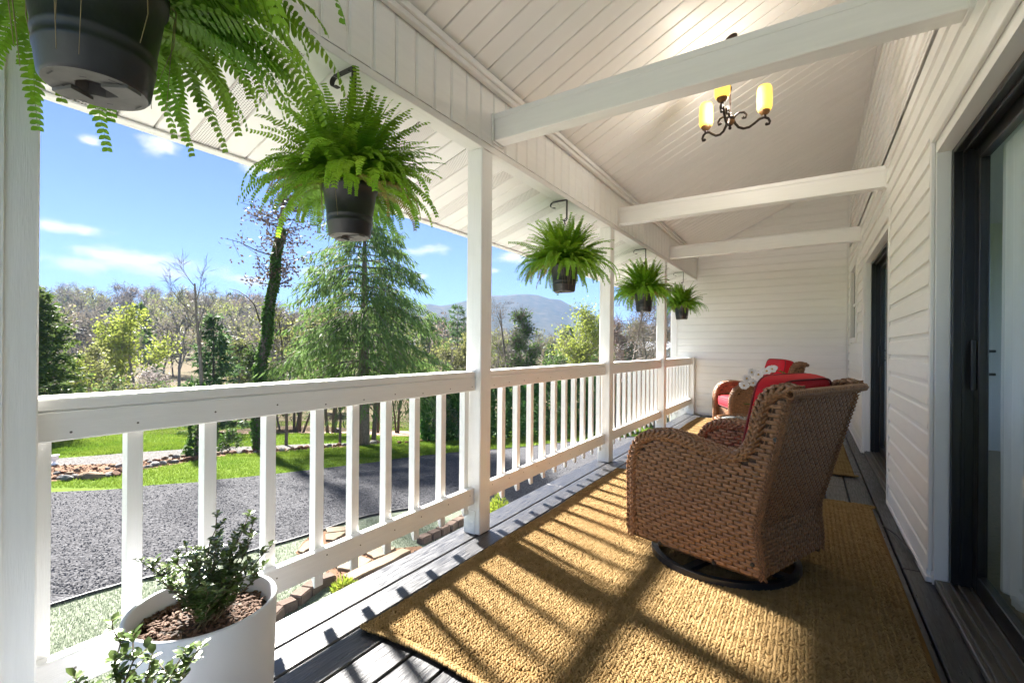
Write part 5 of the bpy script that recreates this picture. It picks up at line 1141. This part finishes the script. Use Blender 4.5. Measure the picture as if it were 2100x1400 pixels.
def conifer(name, pos, H, R, seed, label, leaf_m, bark, trunk_r, z0=0.2, whorls=22, per=7, droop=0.5, dens=26, L=0.30, Wd=0.07, hang=0.6, taper=0.85, gap=0.0, group=None, topthin=0.0):
    t = tag(empty(name, pos), label, 'tree', group); r = random.Random(seed); rng = np.random.default_rng(seed); mb = MB(); mb.tube([(0, 0, -0.05), (0.01, 0, H*0.3), (0, 0.02, H*0.65), (0, 0, H)], [trunk_r, trunk_r*0.75, trunk_r*0.4, 0.012], 9); C = []; A = []
    for w in range(whorls):
        f = (w+0.5)/whorls; z = H*(z0+(1-z0)*f); rl = R*(1-f)**taper*(0.9+0.0*f)+R*0.05
        for k in range(per):
            q = r.uniform(0, 6.28); l = rl*r.uniform(0.65, 1.12); 
            if r.random() < gap: continue
            d = Vector((math.cos(q), math.sin(q), 0)); up_ = 0.25*f; pts = [Vector((0, 0, z))+d*(l*s)+Vector((0, 0, l*(up_*s-droop*s*s+0.22*droop*max(0, s-0.7)*3*s))) for s in (0, 0.3, 0.6, 0.85, 1.0)]
            mb.tube(pts, [0.022*(0.4+rl/R), 0.016*(0.4+rl/R), 0.011, 0.007, 0.004], 3, cap=False); n = int(dens*(0.35+l/R)*(1-topthin*f))
            for i in range(n):
                s = r.uniform(0.12, 1.0)**0.8; j = 0 if s < .3 else 1 if s < .6 else 2 if s < .85 else 3; e = (0, .3, .6, .85, 1.0); p = pts[j].lerp(pts[j+1], (s-e[j])/(e[j+1]-e[j])); sd = Vector((-d.y, d.x, 0))*r.gauss(0, 0.16*l*(1.1-0.6*s)); p2 = p+sd+Vector((0, 0, -abs(sd.length)*0.25*hang))
                for m_ in range(2): C.append(p2+Vector((r.gauss(0, .05), r.gauss(0, .05), r.gauss(0, .04)))); A.append(d*r.uniform(0.1, 0.9)+sd*1.2+Vector((r.gauss(0, .3), r.gauss(0, .3), -hang+r.gauss(0, .35))))
    mb.build('trunk', bark, t); n = len(C); o = link('crown', mesh_np('crown', *cards(np.array(C), np.array(A), L*rng.uniform(0.6, 1.35, n), Wd*rng.uniform(0.6, 1.3, n), rng), leaf_m), t); o['kind'] = 'stuff'; return t
def gp(px, d): u, w = ray(px, 760); x, y = dk(d, u); return Vector((x, y, ground_z(x, y)))
def hgt(pos, y, px=900): d = depth(pos.x, pos.y); return EYE+(CY-0.0076*0-y)/FPX*d-pos.z        # height that reaches image row y

# the big spruce
g = ground_at(744, 914); H = hgt(g, 395)
conifer('spruce_tree', g, H, 3.9, 5, 'tall drooping spruce in the middle of the lawn, behind the big fern', M['spruce'], M['bark_spruce'], 0.25, z0=0.30, whorls=27, per=8, droop=0.50, dens=64, L=0.30, Wd=0.045, hang=0.95, taper=0.62, topthin=0.55)
# ivy-clad tree leaning right, sparse brown crown
g = ground_at(529, 925); t = tag(empty('ivy_tree', g), 'leaning tree with an ivy-covered trunk and sparse brown crown', 'tree'); dd = depth(g.x, g.y)
line = [at_depth(px, py, dd)-g for px, py in ((529, 926), (531, 850), (534, 770), (545, 690), (556, 610), (566, 540), (574, 480), (580, 420), (584, 365))]
m = MB(); m.tube(line, [0.16, 0.15, 0.14, 0.13, 0.12, 0.105, 0.085, 0.05, 0.02], 9); rng = np.random.default_rng(31); tips = []
r = random.Random(31)
for i in range(34):
    f = r.uniform(4.3, 7.9); j = int(f); p = line[j].lerp(line[j+1], f-j); q = r.uniform(0, 6.28); l = r.uniform(0.7, 1.7)*(1.0 if f > 5 else 0.6); d = Vector((math.cos(q), math.sin(q), r.uniform(-0.1, 0.6))); pts = [p, p+d*l*0.4+Vector((0, 0, -0.03)), p+d*l*0.75+Vector((0, 0, 0.05)), p+d*l+Vector((0, 0, 0.0))]; m.tube(pts, [0.028, 0.018, 0.011, 0.006], 4, cap=False)
    for k in range(7):
        s_ = r.uniform(0.25, 1); b = p+d*l*s_; e = Vector((r.gauss(0, 1), r.gauss(0, 1), r.gauss(0, .7))).normalized(); m.tube([b, b+e*l*0.3], [0.008, 0.004], 3, cap=False); tips += [(b+e*l*0.3*u_, e, 2) for u_ in (0.3, 0.65, 1.0)]
limb = [at_depth(px, py, dd)-g for px, py in ((533, 660), (522, 625), (505, 607), (487, 596), (470, 592))]; m.tube(limb, [0.03, 0.022, 0.016, 0.012, 0.006], 5, cap=False)
m.build('trunk', M['bark'], t); o = link('crown', mesh_np('crown', *leafage(tips, 1700, 0.11, 0.07, rng, 0.12), M['seed']), t); o['kind'] = 'stuff'
C = []; A = []
for i in range(5200):
    f = 6.2*r.random()**0.85; j = int(f); p = line[j].lerp(line[j+1], f-j); q = r.uniform(0, 6.28); rad = (0.165-0.014*f)*r.uniform(0.6, 1.2)*(1+0.35*math.sin(f*4.3+q)); d = Vector((math.cos(q), math.sin(q), 0)); C.append(p+d*rad); A.append(d*0.6+Vector((r.gauss(0, .4), r.gauss(0, .4), -0.7)))
o = link('ivy', mesh_np('ivy', *cards(np.array(C), np.array(A), 0.11, 0.09, rng), M['ivy']), t); o['kind'] = 'stuff'
# bare tree with ivy foot
g = ground_at(403, 933); H = hgt(g, 560); t = deciduous('bare_tree', g, H, 1.7, 14, 'bare tree with ivy at its foot, beside the dark cedar', None, 0, 0, 0, trunk_r=0.085, bark=M['bark_bare'], first=0.55, levels=3, nb=3, up=1.15, wiggle=0.06, twn=3, twl=0.7)
C = []; A = []
for i in range(900): z = 2.2*r.random()**1.6; q = r.uniform(0, 6.28); rad = 0.13+0.28*max(0, 1-z/0.6)*r.random(); d = Vector((math.cos(q), math.sin(q), 0)); C.append(d*rad+Vector((0, 0, z))); A.append(d+Vector((0, 0, -0.6)))
o = link('ivy', mesh_np('ivy', *cards(np.array(C), np.array(A), 0.12, 0.10, rng), M['ivy']), t); o['kind'] = 'stuff'
# cedars
g = gp(52, 17.0); conifer('cedar_tree', g, hgt(g, 592), 2.2, 8, 'dark cedar at the left edge beside the near post', M['cedar'], M['bark'], 0.14, z0=0.04, whorls=30, per=9, droop=0.05, dens=30, L=0.24, Wd=0.075, hang=0.1, taper=0.55)
g = gp(437, 23.0); conifer('cedar_tree', g, hgt(g, 650), 1.75, 9, 'smaller green cedar left of the ivy-covered trunk', M['cedar_blue'], M['bark'], 0.10, z0=0.03, whorls=22, per=7, droop=0.08, dens=22, L=0.25, Wd=0.08, hang=0.2, taper=0.65)
# arborvitae hedge, each shrub a thing
ARB = ['deep green arborvitae at the left end of the hedge, beside the bare shrub', 'second arborvitae of the hedge, seen in the last gap left of the tall post', 'arborvitae of the hedge hidden mostly behind the tall white post', 'arborvitae of the hedge just right of the tall white post', 'arborvitae of the hedge in the second gap right of the tall post', 'fifth arborvitae of the hedge counted from the tall post', 'arborvitae in the middle of the hedge row right of the tall post', 'arborvitae just past the middle of the hedge row', 'arborvitae of the hedge third left of the second full post', 'arborvitae of the hedge second left of the second full post', 'arborvitae of the hedge just left of the second full post', 'arborvitae at the right end of the hedge, behind the second full post']
for i, (px, py) in enumerate(((888, 905), (917, 904), (950, 902), (985, 900), (1020, 898), (1055, 896), (1090, 894), (1124, 892), (1157, 890), (1189, 888), (1219, 886), (1248, 885))):
    g = ground_at(px, py); g = Vector((g.x, g.y, g.z)); r = random.Random(60+i); Hh = hgt(g, 778)*r.uniform(0.97, 1.05); n = 2600; d_ = depth(g.x, g.y); R = 0.48*d_/19; rng = np.random.default_rng(60+i)
    u = rng.uniform(0, 1, n); q = rng.uniform(0, 6.28, n); rad = R*np.clip(np.minimum(0.75+u*0.8, (1.02-u)*3.2), 0, 1)**0.8*rng.uniform(0.75, 1.05, n); C = np.stack([rad*np.cos(q), rad*np.sin(q), u*Hh], 1); A = np.stack([np.cos(q)*0.8, np.sin(q)*0.8, 0.7+0*q], 1)+rng.normal(0, 0.35, (n, 3))
    t = tag(empty('arborvitae', g), ARB[i], 'shrub', 'arborvitae hedge beyond the driveway'); m = MB(); m.tube([(0, 0, 0), (0, 0, Hh*0.9)], [0.06, 0.01], 6); m.build('trunk', M['bark'], t)
    o = link('crown', mesh_np('crown', *cards(C, A, 0.20*rng.uniform(0.6, 1.2, n), 0.10, rng), M['arbor']), t); o['kind'] = 'stuff'
# saplings below the rail line
for px, py, ytop, rad, lab, lean in ((587, 913, 640, 0.06, 'slim straight sapling left of the spruce, at the gravel path', 0.02), (697, 910, 620, 0.055, 'slim dark sapling just left of the spruce trunk', 0.0), (684, 887, 600, 0.13, 'reddish brown trunk on the creek bank left of the spruce', 0.05), (672, 888, 640, 0.085, 'thin grey trunk leaning left beside the reddish one', -0.12), (766, 906, 560, 0.10, 'pale grey trunk close behind the spruce trunk', 0.0), (775, 888, 600, 0.07, 'thin dark trunk right of the pale one behind the spruce', 0.03),
                                   (603, 887, 660, 0.075, 'left stem of the group of thin trees on the far bank', -0.05), (608, 887, 650, 0.09, 'thickest stem of the group of thin trees on the far bank', 0.06), (615, 886, 690, 0.06, 'right stem of the group of thin trees on the far bank', 0.03), (621, 887, 700, 0.06, 'forked stem bending right on the far bank', 0.32), (812, 888, 700, 0.05, 'thin stem left of the pair on the right meadow bank', -0.12), (816, 888, 690, 0.075, 'dark stem right of the pair on the right meadow bank', 0.02)):
    g = ground_at(px, py); H = hgt(g, ytop); deciduous('sapling', g, H, H*0.16, int(px), lab, M['lime_dull'], 420, 0.12, 0.07, trunk_r=rad, bark=M['bark'], first=0.62, levels=3, nb=4, up=0.8, lean=(lean*RX, lean*RY), wiggle=0.04, jitter=0.3)
g = ground_at(893, 902); deciduous('bare_shrub', g, 3.2, 1.5, 77, 'bare many-branched shrub left of the hedge', M['lime_dull'], 700, 0.09, 0.05, trunk_r=0.05, first=0.12, levels=4, nb=4, up=0.5, cat='shrub')
# trees above the rail
def mid(name, px, d, ytop, spread, seed, label, lm, n, L, Wd, **kw):
    g = gp(px, d); return deciduous(name, g, hgt(g, ytop), spread, seed, label, lm, n, L, Wd, **kw)
mid('budding_tree', 285, 42, 668, 3.0, 101, 'yellow-green budding tree left of the small cedar', M['lime'], 4200, 0.30, 0.17, trunk_r=0.14, first=0.25, levels=4, nb=5, up=0.7, jitter=0.35)
mid('budding_shrub', 160, 24, 752, 0.9, 102, 'lime-green shrub beside the dark cedar at the left edge', M['lime'], 1500, 0.14, 0.09, trunk_r=0.04, first=0.15, levels=4, nb=4, up=0.6, jitter=0.15, cat='shrub')
mid('budding_tree', 190, 30, 735, 1.6, 103, 'low olive-green tree between the left cedar and the budding tree', M['lime_dull'], 2000, 0.2, 0.12, trunk_r=0.08, first=0.2, levels=4, nb=4, up=0.6)
mid('dogwood_tree', 312, 33, 770, 1.5, 104, 'white flowering shrub just above the railing', M['dogwood'], 1100, 0.13, 0.11, trunk_r=0.05, first=0.3, levels=4, nb=4, up=0.4)
mid('budding_tree', 505, 33, 705, 1.7, 105, 'olive-green bush between the small cedar and the ivy trunk', M['lime_dull'], 2600, 0.2, 0.12, trunk_r=0.06, first=0.15, levels=4, nb=5, up=0.6)
mid('evergreen_shrub', 575, 27, 715, 1.3, 106, 'dark evergreen behind the ivy trunk, left of the spruce', M['cedar'], 2600, 0.22, 0.1, trunk_r=0.06, first=0.1, levels=4, nb=5, up=0.6, cat='shrub')
mid('budding_tree', 908, 34, 690, 1.9, 107, 'rounded pale yellow-green bush left of the tall white post', M['lime_dull'], 3800, 0.2, 0.12, trunk_r=0.07, first=0.15, levels=4, nb=5, up=0.7)
g = gp(938, 46); conifer('pine_tree', g, hgt(g, 628), 2.6, 108, 'loose grey-green pine just left of the tall white post', M['cedar_blue'], M['bark'], 0.15, z0=0.12, whorls=16, per=6, droop=-0.1, dens=22, L=0.42, Wd=0.10, hang=-0.2, taper=0.6, gap=0.2)
g = gp(880, 60); conifer('pine_tree', g, hgt(g, 655), 2.8, 109, 'darker pine between the spruce and the pale bush', M['cedar'], M['bark'], 0.18, z0=0.2, whorls=14, per=6, droop=-0.05, dens=22, L=0.5, Wd=0.13, hang=-0.1, taper=0.6, gap=0.1)
g = gp(1070, 31); deciduous('bare_tree', g, hgt(g, 612), 2.6, 110, 'grey bare tree with a dark slanting trunk right of the tall post', M['bud_grey'], 500, 0.12, 0.04, trunk_r=0.13, first=0.35, levels=4, twn=1, twl=0.7, nb=4, up=0.8, lean=(-0.20*RX, -0.20*RY), wiggle=0.14)
mid('green_tree', 1086, 30, 636, 1.0, 111, 'slender fresh green tree in front of the mountain', M['midgreen'], 2600, 0.20, 0.11, trunk_r=0.08, first=0.12, levels=4, nb=6, up=0.9, jitter=0.22)
mid('bare_tree', 1035, 36, 665, 2.0, 112, 'twiggy grey tree low behind the slanting trunk', M['bud_grey'], 1200, 0.16, 0.03, trunk_r=0.08, first=0.2, levels=4, twn=1, nb=4, up=0.6)
mid('willow_tree', 1168, 40, 652, 2.6, 113, 'bright yellow-green domed tree between the two white posts', M['lime'], 7500, 0.24, 0.12, trunk_r=0.16, first=0.15, levels=4, nb=6, up=0.65, jitter=0.5)
mid('willow_tree', 1015, 48, 690, 1.6, 114, 'pale lime tree peeping out beside the tall post', M['lime'], 1800, 0.24, 0.13, trunk_r=0.1, first=0.25, levels=4, nb=5, up=0.6)
g = gp(1262, 26); deciduous('bare_tree', g, hgt(g, 600), 2.9, 115, 'bare tree with dark arching limbs reaching over the domed tree', M['bud'], 500, 0.09, 0.05, trunk_r=0.14, first=0.30, levels=4, twn=2, twl=0.8, nb=4, up=0.35, wiggle=0.2)
mid('redbud_tree', 1277, 29, 668, 1.3, 116, 'pinkish brown budding tree between the third and fourth posts', M['pink'], 3000, 0.13, 0.07, trunk_r=0.06, first=0.2, levels=4, nb=5, up=0.8)
g = gp(1289, 27); t = deciduous('ivy_tree', g, hgt(g, 665), 0.5, 117, 'thin ivy-wrapped trunk beside the pinkish tree', M['bud'], 200, 0.1, 0.06, trunk_r=0.07, first=0.7, levels=3, nb=3, up=0.8, wiggle=0.03)
C = []; A = []
for i in range(900): z = hgt(g, 700)*r.random(); q = r.uniform(0, 6.28); d = Vector((math.cos(q), math.sin(q), 0)); C.append(d*0.16+Vector((0, 0, z))); A.append(d+Vector((0, 0, -0.6)))
o = link('ivy', mesh_np('ivy', *cards(np.array(C), np.array(A), 0.14, 0.11, rng), M['ivy']), t); o['kind'] = 'stuff'
g = gp(1346, 25); deciduous('bare_tree', g, hgt(g, 590), 1.6, 118, 'dark slanting bare trunk left of the third post', M['bud'], 500, 0.10, 0.06, trunk_r=0.10, first=0.5, levels=4, nb=4, up=0.7, lean=(-0.16*RX, -0.16*RY), wiggle=0.07)
mid('budding_tree', 1320, 34, 655, 2.2, 119, 'olive twiggy tree behind the slanting bare trunk', M['lime_dull'], 2600, 0.17, 0.07, trunk_r=0.1, first=0.2, levels=4, nb=5, up=0.7)
mid('budding_tree', 1372, 30, 640, 1.8, 120, 'brown twiggy tree seen through the gap by the end wall', M['bud'], 2000, 0.15, 0.06, trunk_r=0.1, first=0.2, levels=4, nb=5, up=0.7)
mid('budding_tree', 640, 45, 690, 2.6, 121, 'pale olive tree filling the gap left of the spruce', M['lime_dull'], 2600, 0.26, 0.15, trunk_r=0.1, first=0.2, levels=4, nb=5, up=0.7)
mid('budding_tree', 860, 44, 735, 2.4, 122, 'olive undergrowth tree right of the spruce foot', M['lime_dull'], 2600, 0.24, 0.13, trunk_r=0.1, first=0.15, levels=4, nb=5, up=0.6)
mid('evergreen_shrub', 1130, 34, 735, 1.6, 123, 'dark green shrub at the foot of the domed tree', M['midgreen'], 2000, 0.2, 0.12, trunk_r=0.06, first=0.1, levels=4, nb=5, up=0.5, cat='shrub')
mid('evergreen_shrub', 1215, 30, 740, 1.4, 124, 'green shrub below the dark arching limbs', M['midgreen'], 1600, 0.18, 0.11, trunk_r=0.06, first=0.1, levels=4, nb=5, up=0.5, cat='shrub')
# undergrowth along the wood edge, seen under the rail
for i, (px, d) in enumerate(((130, 24), (175, 25.5), (225, 26), (275, 27), (330, 30), (460, 31), (490, 33), (520, 34))):
    g = gp(px, d); deciduous('thicket_bush', g, 2.4, 1.3, 140+i, 'twiggy bush in the thicket at the wood edge', M['lime_dull'] if i % 2 else M['midgreen'], 600, 0.16, 0.08, trunk_r=0.06, first=0.1, levels=4, nb=4, up=0.6, cat='shrub', group='bushes along the wood edge', bark=M['bark'])
for i, (px, d) in enumerate(((840, 30), (870, 31), (800, 31), (735, 33), (650, 33))):
    g = gp(px, d); deciduous('bank_bush', g, 0.9, 0.7, 160+i, 'low dark bush on the creek bank', M['midgreen'], 500, 0.12, 0.07, trunk_r=0.03, first=0.1, levels=3, nb=4, up=0.5, cat='shrub', group='bushes on the creek bank')
# small garden plants
g = ground_at(472, 925); deciduous('shrub', g, 0.55, 0.42, 171, 'small dark round shrub in the rock bed by the path', M['ivy'], 900, 0.07, 0.05, trunk_r=0.02, first=0.05, levels=3, nb=6, up=0.5, jitter=0.06, cat='shrub')
def tuft(px, py, n, R, h, m, label, seed):
    g = ground_at(px, py); t = tag(empty('garden_plant', g), label, 'plant'); rng = np.random.default_rng(seed); q = rng.uniform(0, 6.28, n); rad = R*np.sqrt(rng.uniform(0, 1, n)); C = np.stack([rad*np.cos(q)*0.8, rad*np.sin(q)*0.8, h*rng.uniform(0, 0.8, n)*(1.15-rad/R)], 1); A = np.stack([np.cos(q)*rad/R, np.sin(q)*rad/R, 0.6+rng.uniform(0, 0.6, n)], 1)
    o = link('foliage', mesh_np('foliage', *cards(C, A, 0.07*rng.uniform(0.6, 1.3, n), 0.022, rng), m), t); o['kind'] = 'stuff'; mb = MB(); mb.tube([(0, 0, 0), (0, 0, h*0.5)], [0.02, 0.006], 5); mb.build('stem', M['twig'], t)
tuft(1022, 1062, 1500, 0.34, 0.52, M['yellow_shrub'], 'golden green shrub just right of the first full post', 5)
tuft(706, 1212, 300, 0.16, 0.22, M['yellow_shrub'], 'small bright green plant by the long stone slab', 6)

# ---- far woods, hills, houses
def hill_top(px): return float(np.interp(px, [-1500, 0, 90, 300, 470, 600, 720, 880, 1000, 1250, 1500, 3000], [17, 16.5, 15.5, 14.5, 13.0, 8, 4, 1.5, -3.0, -3.5, -2, 0]))
def hill_z(px, d):
    s = min(1, max(0, (d-80)/150)); s = s*s*(3-2*s); return gz_d(min(d, 100))*(1-s)+hill_top(px)*s
V = []; F = []; pxs = list(range(-1500, 3001, 60)); dsn = [72, 80, 90, 105, 125, 150, 180, 210, 235, 260, 320, 420]; rh = random.Random(9)
for px in pxs:
    u = (px-CX)/FPX
    for d in dsn:
        x, y = dk(d, u); z = hill_z(px, d)-(0 if d <= 260 else (d-260)*0.14)+rh.uniform(-.4, .4)
        if d == 72: z = gz_d(72)-1.5
        V.append((x, y, z))
n = len(dsn); F = [(i*n+j, (i+1)*n+j, (i+1)*n+j+1, i*n+j+1) for i in range(len(pxs)-1) for j in range(n-1)]
mb = MB(); mb.add(V, F, True); tag(mb.build('hillside', M['woods_floor']), 'wooded hillside across the valley', 'hillside', kind='structure')
def mountain(name, ridge, d0, d1, d2, label, seed):
    r = random.Random(seed); V = []; F = []; px0, px1 = ridge[0][0], ridge[-1][0]; n = 170; prof = [(0.0, d0), (0.25, d0+(d1-d0)*0.3), (0.55, d0+(d1-d0)*0.6), (0.8, d0+(d1-d0)*0.82), (0.93, d0+(d1-d0)*0.94), (1.0, d1), (0.6, (d1+d2)/2), (0.0, d2)]; m_ = len(prof)
    for i in range(n+1):
        px = px0+(px1-px0)*i/n; y = float(np.interp(px, [a for a, b in ridge], [b for a, b in ridge])); top = EYE+(CY-y)/FPX*d1; u = (px-CX)/FPX
        for f, d in prof: x, yy = dk(d, u); z = -20+(top+20)*f+(r.uniform(-1, 1)*d1*0.0022*(1 if f > 0.1 else 0)); V.append((x, yy, z))
    F = [(i*m_+j, (i+1)*m_+j, (i+1)*m_+j+1, i*m_+j+1) for i in range(n) for j in range(m_-1)]; mb = MB(); mb.add(V, F, True); return tag(mb.build(name, M['hill']), label, 'mountain', kind='structure')
mountain('mountain', [(-1400, 690), (300, 668), (560, 655), (720, 640), (800, 632), (870, 625), (905, 627), (955, 617), (1000, 607), (1060, 603), (1110, 607), (1150, 616), (1190, 632), (1230, 648), (1290, 662), (1400, 672), (2400, 690)], 800, 1500, 2200, 'blue wooded mountain ridge on the skyline', 3)
def far_tree_arrays(kind, seed):
    """light tree for the far woods: list of (V, F4, material index)"""
    r = random.Random(seed); rng = np.random.default_rng(seed); H = 1.0; out = []
    if kind == 'ever':
        C = []; A = []
        for i in range(420): u = r.random(); q = r.uniform(0, 6.28); rad = 0.24*(1-u)**0.8*r.uniform(0.5, 1.05); C.append((rad*math.cos(q), rad*math.sin(q), 0.1+0.9*u)); A.append((math.cos(q), math.sin(q), r.gauss(-0.1, .4)))
        out.append((*cards(np.array(C), np.array(A), 0.085, 0.045, rng), 4)); return out
    mb, tips = skeleton(1.0, 0.42, seed, 0.018, first=0.3, levels=3, nb=4, up=0.75, wiggle=0.12); P = np.array([q[0] for q in tips]); D = np.array([q[1] for q in tips])
    V = np.array(mb.v)*1.0; F = np.array([f for f in mb.f if len(f) == 4]); 
    # keep limbs slender at this scale
    out.append((V, F, 0)); tw = cards(np.repeat(P, 2, 0)+rng.normal(0, .03, (len(P)*2, 3)), np.repeat(D, 2, 0)+rng.normal(0, .55, (len(P)*2, 3)), 0.14, 0.008, rng); out.append((*tw, 1))
    n = {'grey': 240, 'olive': 620, 'bud': 480, 'lime': 700}[kind]; mi = {'grey': 1, 'olive': 2, 'bud': 3, 'lime': 5}[kind]; out.append((*leafage(tips, n, 0.05, 0.026, rng, 0.06, lev_min=1), mi)); return out
def skel_scale_fix(arrs): return arrs
FMATS = [M['bark_far'], M['bud_grey'], M['lime_dull'], M['bud'], M['cedar'], M['lime']]
PROTO = {k: [far_tree_arrays(k, 200+i*10+j) for j in range(3)] for i, k in enumerate(('grey', 'olive', 'bud', 'lime', 'ever'))}
def far_mesh(name, placed):
    """placed: list of (arrays, pos, height, angle) merged into one mesh with the woods materials"""
    Vs, Fs, Ms = [], [], []; o = 0
    for arrs, p, h, a in placed:
        c, s_ = math.cos(a), math.sin(a); R_ = np.array([[c, -s_, 0], [s_, c, 0], [0, 0, 1]])
        for v, f, mi in arrs: Vs.append((v*h) @ R_.T+np.array(p)); Fs.append(f+o); Ms.append(np.full(len(f), mi, np.int32)); o += len(v)
    me = mesh_np(name, np.concatenate(Vs), np.concatenate(Fs), None)
    for m_ in FMATS: me.materials.append(m_)
    me.polygons.foreach_set('material_index', np.concatenate(Ms)); return me
rw = random.Random(77); placed = []
for i in range(430):
    px = rw.uniform(-350, 1500) if i < 330 else rw.uniform(60, 950); d = 62+190*rw.random()**0.75; u = (px-CX)/FPX; x, y = dk(d, u); z = hill_z(px, d) if d > 80 else ground_z(x, y)
    k = rw.choices(('grey', 'olive', 'bud', 'lime', 'ever'), (0.44, 0.20, 0.20, 0.06, 0.10))[0]; placed.append((rw.choice(PROTO[k]), (x, y, z-0.2), rw.uniform(8.5, 13.5)*(0.8 if px > 980 else 1.0), rw.uniform(0, 6.28)))
o = link('woods', far_mesh('woods', placed)); tag(o, 'mixed bare and budding wood covering the far hillside', 'woods', kind='stuff')
FME = {k: [far_mesh(k+'_tree', [(a, (0, 0, 0), 1.0, 0)]) for a in PROTO[k]] for k in PROTO}
FL = {'grey': ('bare_oak', 'bare grey tree standing out on the far hillside'), 'olive': ('budding_tree', 'olive budding tree standing out on the far hillside'), 'bud': ('budding_tree', 'reddish brown budding tree standing out on the far hillside'), 'lime': ('budding_tree', 'bright lime tree standing out on the far hillside'), 'ever': ('evergreen_tree', 'dark evergreen standing out on the far hillside')}
spots = [(130, 205, 588, 'grey'), (175, 210, 596, 'grey'), (200, 150, 640, 'bud'), (232, 215, 590, 'grey'), (262, 200, 594, 'grey'), (300, 215, 600, 'bud'), (320, 220, 598, 'grey'), (355, 170, 640, 'grey'), (350, 215, 604, 'grey'), (420, 220, 606, 'olive'), (470, 230, 605, 'ever'), (492, 228, 608, 'ever'), (510, 230, 610, 'bud'), (350, 130, 672, 'bud'), (300, 120, 680, 'ever'), (240, 110, 690, 'grey'), (390, 190, 640, 'bud'), (450, 160, 655, 'olive'), (500, 140, 668, 'bud'), (610, 180, 650, 'bud'), (590, 110, 690, 'lime'), (540, 190, 640, 'grey'),
         (270, 85, 700, 'grey'), (200, 80, 705, 'bud'), (480, 95, 690, 'grey'), (895, 150, 655, 'ever'), (925, 130, 668, 'olive'), (880, 110, 685, 'lime'), (1030, 90, 690, 'grey'), (1130, 100, 690, 'olive'), (1060, 110, 692, 'grey'), (1200, 90, 680, 'olive'), (1300, 80, 665, 'bud'), (650, 120, 680, 'olive'), (160, 120, 668, 'olive'), (410, 110, 690, 'lime')]
for px, d, yt, k in spots:
    u = (px-CX)/FPX; x, y = dk(d, u); z = hill_z(px, d) if d > 80 else ground_z(x, y); h = max(6, EYE+(CY-yt)/FPX*d-z); o = link(FL[k][0], rw.choice(FME[k]), None, (x, y, z-0.1), (0, 0, rw.uniform(0, 6.28)), (h*0.95, h*0.95, h)); tag(o, FL[k][1], 'tree', 'single trees on the far hillside')
def house(px, d, w, h, label, py, ang=0.2):
    u, wv = ray(px, py); x, y = dk(d, u); z = EYE+wv*d; t = tag(empty('far_house', (x, y, z), ang), label, 'house'); m = MB(); m.box((-w/2, -3, -3.5), (w/2, 3, h)); m.build('wall', M['house_wall'], t)
    m = MB(); m.prism([(-3.5, h-0.05), (3.5, h-0.05), (0, h+1.3)], 0, -w/2-0.4, w/2+0.4); m.build('roof', M['house_roof'], t)
    for k in range(3):
        fx = -w/2+w*(k+0.5)/3; m = MB(); m.box((fx-0.5, -3.06, h-1.9), (fx+0.5, -3.01, h-0.7)); f_ = m.build('window', M['trim'], t); m = MB(); m.box((fx-0.42, -3.09, h-1.82), (fx+0.42, -3.065, h-0.78)); m.build('pane', M['window_dark'], f_)
house(322, 135, 7, 1.6, 'pale low house half hidden on the left hillside', 681); house(1336, 70, 8, 2.0, 'pale blue-roofed house glimpsed between bare trees on the right', 745, -0.3); house(1365, 85, 6, 2.0, 'small pale house glimpsed beside the end wall', 742, 0.1)

# ---- the air
hz = bpy.data.materials.new('haze'); hz.use_nodes = True; N = hz.node_tree.nodes; N.remove(N['Principled BSDF']); pvn = N.new('ShaderNodeVolumePrincipled'); pvn.inputs['Color'].default_value = (0.42, 0.64, 1.0, 1); pvn.inputs['Density'].default_value = 0.00048; pvn.inputs['Anisotropy'].default_value = -0.45
hz.node_tree.links.new(pvn.outputs[0], N['Material Output'].inputs['Volume'])
mb = MB(); mb.box((-2600, -2600, -30), (2600, 2600, 195)); o = mb.build('haze', hz); tag(o, 'thin blue haze in the air toward the far mountain', 'haze', kind='stuff')
for o in bpy.data.objects:                                    # hand-shaped outlines: make every face look outwards
    if o.type == 'MESH' and o.name.split('.')[0] in ('casing', 'sheathing', 'roof', 'trim', 'pot_base'): fix_normals(o.data)
